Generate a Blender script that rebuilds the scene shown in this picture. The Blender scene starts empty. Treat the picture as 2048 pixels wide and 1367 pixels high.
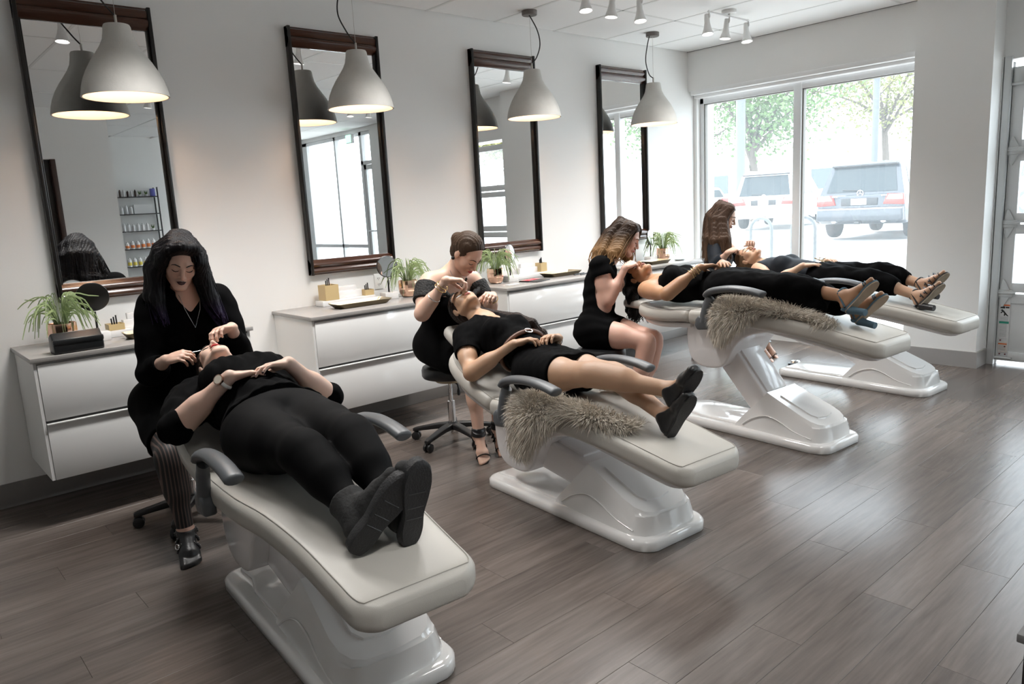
import bpy, bmesh, math, random
import numpy as np
from mathutils import Vector, Matrix
random.seed(7); rng = np.random.default_rng(7)
S = bpy.context.scene
COL = S.collection
# ------------------------------------------------------------------ camera
F_PX = 1484.416; CX, CY = 1024.0, 683.5
YAW, PITCH, ROLL = 0.85268587, 0.18047429, 0.05339199
CAMH = 1.5
def _cam_axes():
    cy, sy = math.cos(YAW), math.sin(YAW); cp, sp = math.cos(PITCH), math.sin(PITCH); cr, sr = math.cos(ROLL), math.sin(ROLL)
    f = Vector((cy*cp, sy*cp, -sp)); r = Vector((sy, -cy, 0)); d = f.cross(r)
    return r*cr + d*sr, -r*sr + d*cr, f
CR, CD, CF = _cam_axes()
CAMP = Vector((0, 0, CAMH))
cam_d = bpy.data.cameras.new('camera'); cam = bpy.data.objects.new('camera', cam_d); COL.objects.link(cam)
cam_d.sensor_width = 36; cam_d.lens = F_PX/2048*36; cam_d.clip_start = 0.05; cam_d.clip_end = 300
cam.matrix_world = Matrix(((CR.x, -CD.x, -CF.x, 0), (CR.y, -CD.y, -CF.y, 0), (CR.z, -CD.z, -CF.z, CAMH), (0, 0, 0, 1)))
S.camera = cam
def ray(x, y): return CR*((x-CX)/F_PX) + CD*((y-CY)/F_PX) + CF
def atz(x, y, z): d = ray(x, y); return CAMP + d*((z-CAMH)/d.z)
def aty(x, y, Y): d = ray(x, y); return CAMP + d*(Y/d.y)
def atx(x, y, X): d = ray(x, y); return CAMP + d*(X/d.x)
# ------------------------------------------------------------------ world, sun, exposure
S.view_settings.view_transform = 'Standard'; S.view_settings.look = 'None'
S.view_settings.gamma = 1.0; S.view_settings.use_curve_mapping = False
S.view_settings.exposure = 2.12
S.cycles.use_denoising = True
S.cycles.max_bounces = 10; S.cycles.diffuse_bounces = 6; S.cycles.glossy_bounces = 5; S.cycles.transmission_bounces = 6; S.cycles.transparent_max_bounces = 12
S.cycles.sample_clamp_indirect = 8.0; S.cycles.caustics_reflective = False; S.cycles.caustics_refractive = False
W = bpy.data.worlds.new('sky'); S.world = W; W.use_nodes = True
_bg = W.node_tree.nodes['Background']; _bg.inputs[0].default_value = (0.86, 0.94, 1.0, 1); _bg.inputs[1].default_value = 1.75
sun_d = bpy.data.lights.new('sun', 'SUN'); sun = bpy.data.objects.new('sun', sun_d); COL.objects.link(sun)
sun_d.energy = 1.7; sun_d.angle = math.radians(1.0); sun_d.color = (1.0, 0.95, 0.87)
sun.rotation_euler = Vector((-0.20, -0.52, -0.83)).to_track_quat('-Z', 'Y').to_euler()
def portal(loc, rot, sx, sy):
    l = bpy.data.lights.new('window_portal', 'AREA'); o = bpy.data.objects.new('window_portal', l); COL.objects.link(o)
    l.shape = 'RECTANGLE'; l.size = sx; l.size_y = sy; l.cycles.is_portal = True; o.location = loc; o.rotation_euler = rot
_east = (0, math.radians(90), 0)
portal((7.16, 3.66, 1.37), _east, 2.36, 2.3); portal((7.12, 0.65, 1.3), _east, 2.3, 2.5); portal((7.2, -3.0, 1.5), _east, 2.9, 2.6)
# ------------------------------------------------------------------ materials
def hexlin(h):
    v = [int(h[i:i+2], 16)/255 for i in (0, 2, 4)]
    return tuple(c/12.92 if c <= 0.04045 else ((c+0.055)/1.055)**2.4 for c in v)
_M = {}
def mat(name, col, rough=0.5, metal=0.0, spec=0.5, coat=0.0, noise=None, bump=None, emit=None, alpha=None, sheen=0.0, trans=0.0):
    """noise=(scale, amount, stretch) mottles the colour; bump=(scale, strength, stretch) adds fine relief."""
    if name in _M: return _M[name]
    m = bpy.data.materials.new(name); m.use_nodes = True; nt = m.node_tree; b = nt.nodes['Principled BSDF']
    if isinstance(col, str): col = hexlin(col)
    b.inputs['Base Color'].default_value = (*col[:3], 1); b.inputs['Roughness'].default_value = rough; b.inputs['Metallic'].default_value = metal
    b.inputs['Specular IOR Level'].default_value = spec
    if coat: b.inputs['Coat Weight'].default_value = coat; b.inputs['Coat Roughness'].default_value = 0.06
    if sheen: b.inputs['Sheen Weight'].default_value = sheen; b.inputs['Sheen Roughness'].default_value = 0.4
    if trans: b.inputs['Transmission Weight'].default_value = trans
    if emit: b.inputs['Emission Color'].default_value = (*emit[0], 1); b.inputs['Emission Strength'].default_value = emit[1]
    tc = None
    def coords(stretch, sc):
        nonlocal tc
        if tc is None: tc = nt.nodes.new('ShaderNodeTexCoord')
        mp = nt.nodes.new('ShaderNodeMapping'); mp.inputs['Scale'].default_value = stretch if stretch else (1, 1, 1)
        nt.links.new(tc.outputs['Object'], mp.inputs[0])
        n = nt.nodes.new('ShaderNodeTexNoise'); n.inputs['Scale'].default_value = sc; n.inputs['Detail'].default_value = 4
        nt.links.new(mp.outputs[0], n.inputs['Vector']); return n
    if noise:
        n = coords(noise[2] if len(noise) > 2 else None, noise[0])
        mx = nt.nodes.new('ShaderNodeMix'); mx.data_type = 'RGBA'
        mx.inputs['A'].default_value = (*[c*(1-noise[1]) for c in col[:3]], 1); mx.inputs['B'].default_value = (*[min(1, c*(1+noise[1])) for c in col[:3]], 1)
        nt.links.new(n.outputs['Fac'], mx.inputs['Factor']); nt.links.new(mx.outputs['Result'], b.inputs['Base Color'])
    if bump:
        n = coords(bump[2] if len(bump) > 2 else None, bump[0])
        bp = nt.nodes.new('ShaderNodeBump'); bp.inputs['Strength'].default_value = bump[1]; bp.inputs['Distance'].default_value = 0.01
        nt.links.new(n.outputs['Fac'], bp.inputs['Height']); nt.links.new(bp.outputs[0], b.inputs['Normal'])
    _M[name] = m; return m
def wood_floor():
    m = bpy.data.materials.new('floor_wood'); m.use_nodes = True; nt = m.node_tree; b = nt.nodes['Principled BSDF']; N = nt.nodes.new; L = nt.links.new
    g = N('ShaderNodeNewGeometry'); oi = N('ShaderNodeObjectInfo')
    mp = N('ShaderNodeMapping'); mp.inputs['Scale'].default_value = (0.55, 7, 7); L(g.outputs['Position'], mp.inputs[0])
    ad = N('ShaderNodeVectorMath'); ad.operation = 'ADD'; L(mp.outputs[0], ad.inputs[0])
    cm = N('ShaderNodeVectorMath'); cm.operation = 'SCALE'; cm.inputs[3].default_value = 37; cx = N('ShaderNodeCombineXYZ'); L(oi.outputs['Random'], cx.inputs[0]); L(oi.outputs['Random'], cx.inputs[1]); L(cx.outputs[0], cm.inputs[0]); L(cm.outputs[0], ad.inputs[1])
    n1 = N('ShaderNodeTexNoise'); n1.inputs['Scale'].default_value = 2.2; n1.inputs['Detail'].default_value = 7; n1.inputs['Roughness'].default_value = 0.62; L(ad.outputs[0], n1.inputs['Vector'])
    n2 = N('ShaderNodeTexNoise'); n2.inputs['Scale'].default_value = 9; n2.inputs['Detail'].default_value = 5; L(ad.outputs[0], n2.inputs['Vector'])
    r = N('ShaderNodeValToRGB'); r.color_ramp.elements[0].position = 0.3; r.color_ramp.elements[0].color = (0.066, 0.052, 0.045, 1); r.color_ramp.elements[1].position = 0.72; r.color_ramp.elements[1].color = (0.155, 0.130, 0.115, 1)
    ml = N('ShaderNodeMath'); ml.operation = 'MULTIPLY_ADD'; ml.inputs[1].default_value = 0.35; L(n2.outputs['Fac'], ml.inputs[0]); m2 = N('ShaderNodeMath'); m2.operation = 'MULTIPLY'; m2.inputs[1].default_value = 0.7; L(n1.outputs['Fac'], m2.inputs[0]); L(m2.outputs[0], ml.inputs[2])
    L(ml.outputs[0], r.inputs[0])
    hs = N('ShaderNodeHueSaturation'); mr = N('ShaderNodeMapRange'); mr.inputs[3].default_value = 0.84; mr.inputs[4].default_value = 1.16; L(oi.outputs['Random'], mr.inputs[0]); L(mr.outputs[0], hs.inputs['Value']); L(r.outputs[0], hs.inputs['Color'])
    L(hs.outputs[0], b.inputs['Base Color']); b.inputs['Roughness'].default_value = 0.27; b.inputs['Specular IOR Level'].default_value = 0.5
    bp = N('ShaderNodeBump'); bp.inputs['Strength'].default_value = 0.12; bp.inputs['Distance'].default_value = 0.004; L(n2.outputs['Fac'], bp.inputs['Height']); L(bp.outputs[0], b.inputs['Normal'])
    return m
def glass_mat(name, tint, veil):
    m = bpy.data.materials.new(name); m.use_nodes = True; nt = m.node_tree; nt.nodes.remove(nt.nodes['Principled BSDF']); N = nt.nodes.new; L = nt.links.new
    o = nt.nodes['Material Output']; t = N('ShaderNodeBsdfTransparent'); t.inputs[0].default_value = (*tint, 1); s = N('ShaderNodeBsdfTranslucent'); s.inputs[0].default_value = (0.9, 0.96, 1, 1)
    g = N('ShaderNodeBsdfGlossy'); g.inputs['Roughness'].default_value = 0.02; fr = N('ShaderNodeFresnel'); ge = N('ShaderNodeNewGeometry'); mr = N('ShaderNodeMapRange'); mr.inputs[3].default_value = 1.35; mr.inputs[4].default_value = 1/1.35; L(ge.outputs['Backfacing'], mr.inputs[0]); L(mr.outputs[0], fr.inputs[0])
    a = N('ShaderNodeMixShader'); a.inputs[0].default_value = veil; L(t.outputs[0], a.inputs[1]); L(s.outputs[0], a.inputs[2])  # translucent share puts a pale daylight haze into the panes, washing out the view
    b = N('ShaderNodeMixShader'); L(fr.outputs[0], b.inputs[0]); L(a.outputs[0], b.inputs[1]); L(g.outputs[0], b.inputs[2]); L(b.outputs[0], o.inputs[0]); return m
# ------------------------------------------------------------------ mesh helpers
def link(name, me, m=None, parent=None, loc=None, smooth=False):
    o = bpy.data.objects.new(name, me); COL.objects.link(o)
    if m is not None:
        for q in (m if isinstance(m, (list, tuple)) else [m]): me.materials.append(q)
    if smooth: me.polygons.foreach_set('use_smooth', [True]*len(me.polygons))
    if parent is not None: o.parent = parent
    if loc is not None: o.location = loc
    return o
def tag(o, label=None, cat=None, group=None, kind=None):
    if label: o['label'] = label
    if cat: o['category'] = cat
    if group: o['group'] = group
    if kind: o['kind'] = kind
    return o
def thing(name, label, cat, loc=(0, 0, 0), rz=0.0, group=None):
    o = bpy.data.objects.new(name, None); COL.objects.link(o); o.location = loc; o.rotation_euler = (0, 0, rz); o.empty_display_size = 0.1
    return tag(o, label, cat, group)
def to_mesh(bm, name='m', smooth_angle=None):
    me = bpy.data.meshes.new(name); bmesh.ops.recalc_face_normals(bm, faces=bm.faces); bm.to_mesh(me); bm.free()
    if smooth_angle is not None:
        me.polygons.foreach_set('use_smooth', [True]*len(me.polygons)); me.set_sharp_from_angle(angle=math.radians(smooth_angle))
    return me
def box_bm(x0, x1, y0, y1, z0, z1, bev=0, seg=2, bm=None):
    own = bm is None
    if own: bm = bmesh.new()
    r = bmesh.ops.create_cube(bm, size=1); vs = r['verts']
    for v in vs: v.co = Vector(((x0+x1)/2+v.co.x*(x1-x0), (y0+y1)/2+v.co.y*(y1-y0), (z0+z1)/2+v.co.z*(z1-z0)))
    if bev > 0:
        es = list({e for v in vs for e in v.link_edges}); bmesh.ops.bevel(bm, geom=es, offset=bev, segments=seg, affect='EDGES', profile=0.5)
    return bm
def box(name, x0, x1, y0, y1, z0, z1, m, parent=None, bev=0.0, seg=2):
    return link(name, to_mesh(box_bm(x0, x1, y0, y1, z0, z1, bev, seg), name, 40 if bev else None), m, parent)
def boxes(name, lst, m, parent=None, bev=0.0):
    bm = bmesh.new()
    for b in lst: box_bm(*b, bev=bev, bm=bm)
    return link(name, to_mesh(bm, name, 40 if bev else None), m, parent)
def prism_bm(pts, axis, a0, a1, bev=0.0, seg=3, taper=1.0):
    """closed 2-D outline pts extruded along axis ('x': (y,z) pts; 'y': (x,z); 'z': (x,y))."""
    bm = bmesh.new()
    def P(p, a, k=1.0):
        if axis == 'x': return (a, p[0], p[1])
        if axis == 'y': return (p[0], a, p[1])
        return (p[0], p[1], a)
    v0 = [bm.verts.new(P(p, a0)) for p in pts]; v1 = [bm.verts.new(P(p, a1)) for p in pts]; n = len(pts)
    bm.faces.new(v0); bm.faces.new(list(reversed(v1)))
    for i in range(n): bm.faces.new((v0[i], v1[i], v1[(i+1) % n], v0[(i+1) % n]))
    bmesh.ops.recalc_face_normals(bm, faces=bm.faces)
    if bev > 0:
        es = [e for e in bm.edges if e.calc_face_angle(0) > math.radians(25)]
        bmesh.ops.bevel(bm, geom=es, offset=bev, segments=seg, affect='EDGES', profile=0.5)
    return bm
def lathe_me(prof, n=32, name='lathe', smooth=40):
    bm = bmesh.new(); rings = []
    for r, z in prof:
        rings.append([bm.verts.new((max(r, 1e-5)*math.cos(2*math.pi*i/n), max(r, 1e-5)*math.sin(2*math.pi*i/n), z)) for i in range(n)])
    for a, b in zip(rings, rings[1:]):
        for i in range(n): bm.faces.new((a[i], a[(i+1) % n], b[(i+1) % n], b[i]))
    bm.faces.new(rings[0]); bm.faces.new(rings[-1])
    bmesh.ops.remove_doubles(bm, verts=bm.verts, dist=2e-5)
    return to_mesh(bm, name, smooth)
def catmull(pts, n=8):
    P = [Vector(p) for p in pts]; out = []
    for i in range(len(P)-1):
        p0 = P[max(i-1, 0)]; p1 = P[i]; p2 = P[i+1]; p3 = P[min(i+2, len(P)-1)]
        for k in range(n):
            t = k/n; out.append(0.5*((2*p1)+(p2-p0)*t+(2*p0-5*p1+4*p2-p3)*t*t+(3*p1-p0-3*p2+p3)*t**3))
    out.append(P[-1]); return out
def tube_bm(pts, rad, n=8, bm=None, flat=1.0, up=None, cap=True):
    """tube through pts; rad a number or a list; flat squashes the section along 'up'."""
    own = bm is None
    if own: bm = bmesh.new()
    P = [Vector(p) for p in pts]; m = len(P); R = rad if isinstance(rad, (list, tuple)) else [rad]*m; rings = []
    ref = Vector(up) if up is not None else None; prev = None
    for i in range(m):
        t = (P[min(i+1, m-1)]-P[max(i-1, 0)]).normalized()
        if ref is not None: s = t.cross(ref)
        elif prev is None: s = t.cross(Vector((0, 0, 1)) if abs(t.z) < 0.9 else Vector((1, 0, 0)))
        else: s = prev - t*prev.dot(t)
        if s.length < 1e-6: s = t.orthogonal()
        s.normalize(); prev = s; u = s.cross(t)
        rings.append([bm.verts.new(P[i]+s*(R[i]*math.cos(2*math.pi*k/n))+u*(R[i]*flat*math.sin(2*math.pi*k/n))) for k in range(n)])
    for a, b in zip(rings, rings[1:]):
        for k in range(n): bm.faces.new((a[k], a[(k+1) % n], b[(k+1) % n], b[k]))
    if cap: bm.faces.new(list(reversed(rings[0]))); bm.faces.new(rings[-1])
    return bm
def tube(name, pts, rad, m, parent=None, n=8, flat=1.0, up=None):
    return link(name, to_mesh(tube_bm(pts, rad, n, None, flat, up), name, 60), m, parent)
def loft_me(secs, name='loft', smooth=50, cap=True):
    """secs: list of rings (equal length lists of 3-D points)."""
    bm = bmesh.new(); R = [[bm.verts.new(p) for p in s] for s in secs]; n = len(secs[0])
    for a, b in zip(R, R[1:]):
        for k in range(n): bm.faces.new((a[k], a[(k+1) % n], b[(k+1) % n], b[k]))
    if cap: bm.faces.new(list(reversed(R[0]))); bm.faces.new(R[-1])
    return to_mesh(bm, name, smooth)
def rrect(w, h, r, n=5):
    """rounded rectangle outline (2-D), half sizes w,h."""
    out = []; r = min(r, w*0.999, h*0.999)
    for cx, cy, a0 in ((w-r, h-r, 0), (-w+r, h-r, 90), (-w+r, -h+r, 180), (w-r, -h+r, 270)):
        for k in range(n+1):
            a = math.radians(a0+90*k/n); out.append((cx+r*math.cos(a), cy+r*math.sin(a)))
    return out
def copy_tree(o, parent=None):
    c = o.copy(); COL.objects.link(c); c.parent = parent
    for ch in [q for q in bpy.data.objects if q.parent == o]: copy_tree(ch, c)
    return c
# ================================================================== the room
ZC = 2.985; YN = 4.84; XE = 7.0
M_wall = mat('wall_paint', (0.86, 0.858, 0.845), 0.55, bump=(180, 0.03))
M_ceil = mat('ceiling_tile', (0.90, 0.90, 0.895), 0.8, bump=(60, 0.05))
M_base = mat('baseboard_vinyl', (0.20, 0.185, 0.175), 0.45)
M_floor = wood_floor()
M_alu = mat('anodised_aluminium', (0.62, 0.63, 0.64), 0.35, 0.9)
M_whiteframe = mat('window_frame_white', (0.82, 0.83, 0.84), 0.4)
M_glass = glass_mat('window_glass', (0.97, 0.99, 1.0), 0.045)
def structure(o): o['kind'] = 'structure'; return o
fl = structure(box('floor', -2.2, 7.25, -4.6, YN+0.1, -0.06, -0.004, M_floor))
# planks: rows run along x
row = 0; PW = 0.178
_pl = {}
def plank_mesh(L):
    if L not in _pl: _pl[L] = to_mesh(box_bm(0.0004, L-0.0004, 0.0004, PW-0.0004, -0.01, 0, 0.0007, 1), 'plank'); _pl[L].materials.append(M_floor)
    return _pl[L]
y = YN - PW
while y > 0.2:
    x = 0.1 + (row*0.47) % 1.22 - 1.22
    while x < 7.0:
        if x + 1.22 > 0.15 + max(0, (2.2-y))*0.35:
            L = 1.22 if x+1.22 < 7.03 else 7.03-x
            if L > 0.05:
                o = bpy.data.objects.new('plank', plank_mesh(round(L, 3))); COL.objects.link(o); o.location = (x, y, 0); o.parent = fl
        x += 1.22
    y -= PW; row += 1
structure(box('wall_north', -2.2, 7.3, YN, YN+0.15, 0, 3.1, M_wall))
structure(box('wall_west', -2.35, -2.2, -4.6, YN, 0, 3.1, M_wall))
structure(box('wall_south', -2.2, 7.3, -4.6, -4.45, 0, 3.1, M_wall))
# partition behind the camera with a dark doorway
pw = structure(boxes('wall_partition', [(-2.2, 1.15, -1.3, -1.15, 0, ZC), (2.07, 2.73, -1.3, -1.15, 0, ZC), (1.15, 2.07, -1.3, -1.15, 2.37, ZC)], M_wall))
dr = structure(box('door_1', 1.15, 2.07, -1.285, -1.235, 0, 2.37, mat('door_dark', (0.012, 0.009, 0.008), 0.4)))
box('door_frame', 2.03, 2.085, -1.30, -1.135, 0, 2.37, mat('door_frame_wood', (0.05, 0.025, 0.018), 0.4), dr, 0.004)
# east wall
structure(boxes('wall_east', [(6.88, 7.3, 2.45, YN, 2.585, ZC+0.1), (7.0, 7.3, 2.45, YN, 0, 0.2), (6.98, 7.3, 4.80, YN, 0.2, 2.585),
    (6.97, 7.3, -1.76, 2.0, 2.42, ZC+0.1), (6.97, 7.3, -1.76, -0.62, 0, 2.42), (7.0, 7.3, -4.45, -1.76, 2.92, ZC+0.1)], M_wall))
structure(box('column', 6.727, 7.3, 1.965, 2.53, 0, ZC, M_wall))
structure(boxes('window_trim', [(6.868, 6.99, 2.50, 4.80, 2.545, 2.588), (6.93, 7.02, 2.5, 4.8, 2.515, 2.55)], mat('trim_white', (0.85, 0.85, 0.85), 0.35), bev=0.004))
# window on the east side
w1 = structure(boxes('window_1', [(7.04, 7.12, 2.5, 4.8, 2.46, 2.52), (7.04, 7.12, 2.5, 4.8, 0.2, 0.25), (7.04, 7.12, 4.755, 4.80, 0.2, 2.52), (7.04, 7.12, 2.5, 2.545, 0.2, 2.52), (7.03, 7.13, 3.655, 3.735, 0.2, 2.52)], M_whiteframe, bev=0.004))
boxes('window_gasket', [(7.05, 7.10, 4.742, 4.756, 0.25, 2.46), (7.05, 7.10, 3.640, 3.656, 0.25, 2.46), (7.05, 7.1, 2.5, 4.8, 2.452, 2.461)], mat('gasket_grey', (0.25, 0.24, 0.22), 0.5), w1)
for a, b in ((2.545, 3.655), (3.735, 4.755)): box('pane', 7.078, 7.084, a, b, 0.25, 2.46, M_glass, w1)
box('window_sill', 6.93, 7.05, 2.5, 4.8, 0.19, 0.215, mat('sill_white', (0.8, 0.8, 0.8), 0.3), w1, 0.004)
# ceiling: slab + tiles + T bars
ce = structure(box('ceiling', -2.35, 7.3, -4.6, YN+0.15, ZC+0.02, ZC+0.15, M_ceil))
tile = to_mesh(box_bm(0.008, 0.672, 0.008, 1.352, 0, 0.02, 0.003, 1), 'tile'); tile.materials.append(M_ceil)
edge = to_mesh(box_bm(0.008, 0.672, 0.008, 0.777, 0, 0.02, 0.003, 1), 'tile_cut'); edge.materials.append(M_ceil)
xs = [4.905+0.68*k for k in range(-10, 4)]; ys = [4.055-1.36*k for k in range(0, 7)]
for xx in xs:
    for j, yy in enumerate([4.055]+[v-1.36 for v in ys[:-1]]):
        o = bpy.data.objects.new('ceiling_tile', edge if j == 0 else tile); COL.objects.link(o); o.location = (xx, yy, ZC); o.parent = ce
bars = [(xx-0.012, xx+0.012, -4.45, YN, ZC-0.002, ZC+0.02) for xx in xs] + [(-2.2, 7.2, yy-0.012, yy+0.012, ZC-0.002, ZC+0.02) for yy in ys]
boxes('t_bar_grid', bars, mat('t_bar_white', (0.75, 0.75, 0.74), 0.5), ce)
box('ceiling_gap', 6.869, 6.881, 2.45, YN, ZC-0.003, ZC+0.003, mat('shadow_gap', (0.2, 0.2, 0.2), 0.7), ce)
# baseboards
structure(box('baseboard_north', -2.2, 6.99, YN-0.014, YN, 0, 0.135, M_base, bev=0.003))
structure(boxes('baseboard_column', [(6.713, 6.728, 1.951, 2.53, 0, 0.132), (6.727, 6.99, 1.951, 1.966, 0, 0.132)], mat('baseboard_lit', (0.36, 0.345, 0.335), 0.4)))  # lighter copy of the baseboard colour, the light on the column painted in
structure(box('baseboard_partition', -2.2, 1.15, -1.15, -1.136, 0, 0.135, M_base))
# garage door: frame, sections, panes, track, hinges
M_gd = mat('garage_door_white', (0.82, 0.83, 0.83), 0.4); M_zinc = mat('zinc', (0.66, 0.67, 0.67), 0.35, 0.35)
gd = thing('garage_door', 'white glazed sectional garage door with steel hinges beside the column', 'garage door', (7.0, 1.9, 0))
def gbox(n, y0, y1, z0, z1, x0=0.0, x1=0.05, m=None, par=None, bev=0.003): return box(n, x0, x1, y0, y1, z0, z1, m or M_gd, par or gd, bev)
GW = 2.45; secs = [(0.03, 0.585), (0.60, 1.145), (1.16, 1.715), (1.73, 2.36)]
M_frost = glass_mat('garage_pane', (0.97, 0.99, 1.0), 0.12)
for i, (z0, z1) in enumerate(secs):
    s = gbox('door_section', -GW+0.15, -0.085, z0, z0+0.075)
    for nm, a in (('rail', (-GW+0.15, -0.085, z1-0.075, z1)), ('stile', (-0.085, 0, z0, z1)), ('stile', (-GW, -GW+0.15, z0, z1))): gbox(nm, *a, par=s)
    for k in (1, 2): yy = -0.15-(GW-0.3)*k/3; gbox('mullion', yy-0.035, yy+0.035, z0+0.07, z1-0.07, par=s)
    if i == 0: gbox('infill_panel', -GW+0.15, -0.085, z0+0.07, z1-0.07, 0.014, 0.03, par=s)
    else:
        for k in range(3):
            ya = -0.15-(GW-0.3)*(k+1)/3+0.035; yb = -0.085 if k == 0 else -0.15-(GW-0.3)*k/3-0.035
            gbox('pane', ya, yb, z0+0.075, z1-0.075, 0.02, 0.028, M_frost, s, 0)
trk = boxes('track', [(-0.05, -0.045, 0.004, 0.045, 0.0, 2.44), (-0.05, -0.01, 0.045, 0.05, 0, 2.44), (-0.012, 0.06, 0.05, 0.055, 0, 2.44), (-0.05, -0.01, 0.001, 0.005, 0, 2.44)], M_zinc, gd)
box('weather_seal', 0.0, 0.05, 0.002, 0.02, 0, 2.40, mat('rubber_black', (0.01, 0.01, 0.01), 0.5), gd)
box('jamb', -0.06, 0.1, 0.056, 0.066, 0, 2.44, mat('jamb_white', (0.75, 0.75, 0.75), 0.4), gd)
for z in (0.59, 1.152, 1.722):
    h = link('hinge', to_mesh(prism_bm([(-0.035, z-0.11), (-0.075, z-0.03), (-0.075, z+0.03), (-0.035, z+0.11), (-0.022, z+0.11), (-0.002, z+0.03), (-0.002, z-0.03), (-0.022, z-0.11)], 'x', -0.016, -0.004), 'hinge'), M_zinc, gd)
    tube('hinge_roller', [(-0.02, 0.03, z+0.004), (-0.02, -0.12, z+0.004)], 0.011, M_zinc, h)
    box('hinge_strap', -0.024, -0.014, -0.10, 0.005, z-0.028, z+0.028, M_zinc, h, 0.004)
box('top_bracket', -0.015, 0.0, -0.13, -0.01, 2.22, 2.35, M_zinc, gd, 0.003)
tube('top_roller', [(-0.02, 0.03, 2.23), (-0.02, -0.14, 2.23)], 0.011, M_zinc, gd)
tube('bottom_roller', [(-0.02, 0.03, 0.055), (-0.02, -0.12, 0.055)], 0.011, M_zinc, gd)
st = box('warning_sticker', -0.0035, -0.001, -0.085, -0.012, 0.22, 0.50, mat('sticker_white', (0.8, 0.8, 0.8), 0.4), gd)
M_org = mat('print_orange', (0.75, 0.16, 0.03), 0.5); M_blk = mat('print_black', (0.015, 0.015, 0.015), 0.5); M_grn = mat('print_green', (0.02, 0.32, 0.22), 0.5); M_gry = mat('print_grey', (0.45, 0.45, 0.45), 0.5)
box('print', -0.0042, -0.003, -0.083, -0.014, 0.486, 0.498, M_org, st); box('print', -0.0042, -0.003, -0.083, -0.014, 0.340, 0.358, M_grn, st)
boxes('print', [(-0.0042, -0.003, -0.05, -0.018, 0.465, 0.482), (-0.0042, -0.003, -0.08, -0.054, 0.468, 0.480)], M_blk, st)
link('print', to_mesh(prism_bm([(-0.02, 0.452), (-0.032, 0.458), (-0.045, 0.445), (-0.06, 0.425), (-0.078, 0.402), (-0.07, 0.402), (-0.055, 0.415), (-0.052, 0.405), (-0.044, 0.405), (-0.046, 0.425), (-0.036, 0.436), (-0.028, 0.424), (-0.018, 0.428), (-0.03, 0.44)], 'x', -0.0042, -0.003), 'print'), M_blk, st)
boxes('print', [(-0.0042, -0.003, -0.078, -0.02, 0.39-0.011*k, 0.394-0.011*k) for k in range(4)] + [(-0.0042, -0.003, -0.07, -0.02, 0.33-0.011*k, 0.334-0.011*k) for k in range(10)], M_gry, st)
s2 = box('small_sticker', -0.0035, -0.001, -0.08, -0.015, 0.10, 0.19, mat('sticker_cream', (0.75, 0.7, 0.66), 0.4), gd)
box('print', -0.0042, -0.003, -0.078, -0.017, 0.165, 0.175, M_org, s2); boxes('print', [(-0.0042, -0.003, -0.07, -0.02, 0.15-0.012*k, 0.154-0.012*k) for k in range(4)], M_gry, s2)
for (yy, zz) in ((-0.03, 0.2), (-0.065, 0.15), (-0.03, 0.085), (-0.07, 0.085)): tube('bolt', [(-0.008, yy, zz), (0, yy, zz)], 0.006, mat('bolt_red', (0.15, 0.02, 0.03), 0.4), gd)
# storefront glazing with a door, seen in the mirrors
M_stf = mat('storefront_frame', (0.72, 0.73, 0.74), 0.4)
sf = structure(boxes('window_2', [(7.02, 7.12, -4.45, -1.76, 2.86, 2.92), (7.02, 7.12, -4.45, -2.2, 0.0, 0.14), (7.02, 7.12, -4.45, -4.2, 0, 2.92), (7.02, 7.12, -3.12, -3.06, 0, 2.92), (7.02, 7.12, -2.2, -2.12, 0, 2.92), (7.02, 7.12, -1.80, -1.76, 0, 2.92), (7.02, 7.12, -2.2, -1.76, 2.36, 2.42), (7.02, 7.12, -4.2, -2.2, 0.90, 0.96)], M_stf))
for a, b, c, d in ((-4.2, -3.12, 0.14, 2.86), (-3.06, -2.2, 0.14, 2.86), (-2.12, -1.8, 2.42, 2.86)): box('pane', 7.066, 7.072, a, b, c, d, M_glass, sf)
d2 = structure(boxes('door_2', [(7.03, 7.09, -2.115, -2.05, 0.02, 2.35), (7.03, 7.09, -1.87, -1.805, 0.02, 2.35), (7.03, 7.09, -2.115, -1.805, 2.27, 2.35), (7.03, 7.09, -2.115, -1.805, 0.02, 0.22)], M_stf))
box('pane', 7.056, 7.062, -2.05, -1.87, 0.22, 2.27, M_glass, d2); tube('push_bar', [(7.0, -2.08, 1.2), (7.0, -1.84, 1.2)], 0.014, M_alu, d2)
ex = tag(box('exit_sign', 6.9, 6.96, -2.45, -2.25, 2.74, 2.90, mat('exit_housing', (0.8, 0.8, 0.8), 0.4), None, 0.006), 'small green exit sign above the glass shop door', 'sign')
box('sign_face', 6.896, 6.901, -2.44, -2.26, 2.755, 2.885, mat('exit_green', (0.35, 0.8, 0.55), 0.4, emit=((0.3, 0.9, 0.55), 0.6)), ex)
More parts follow.
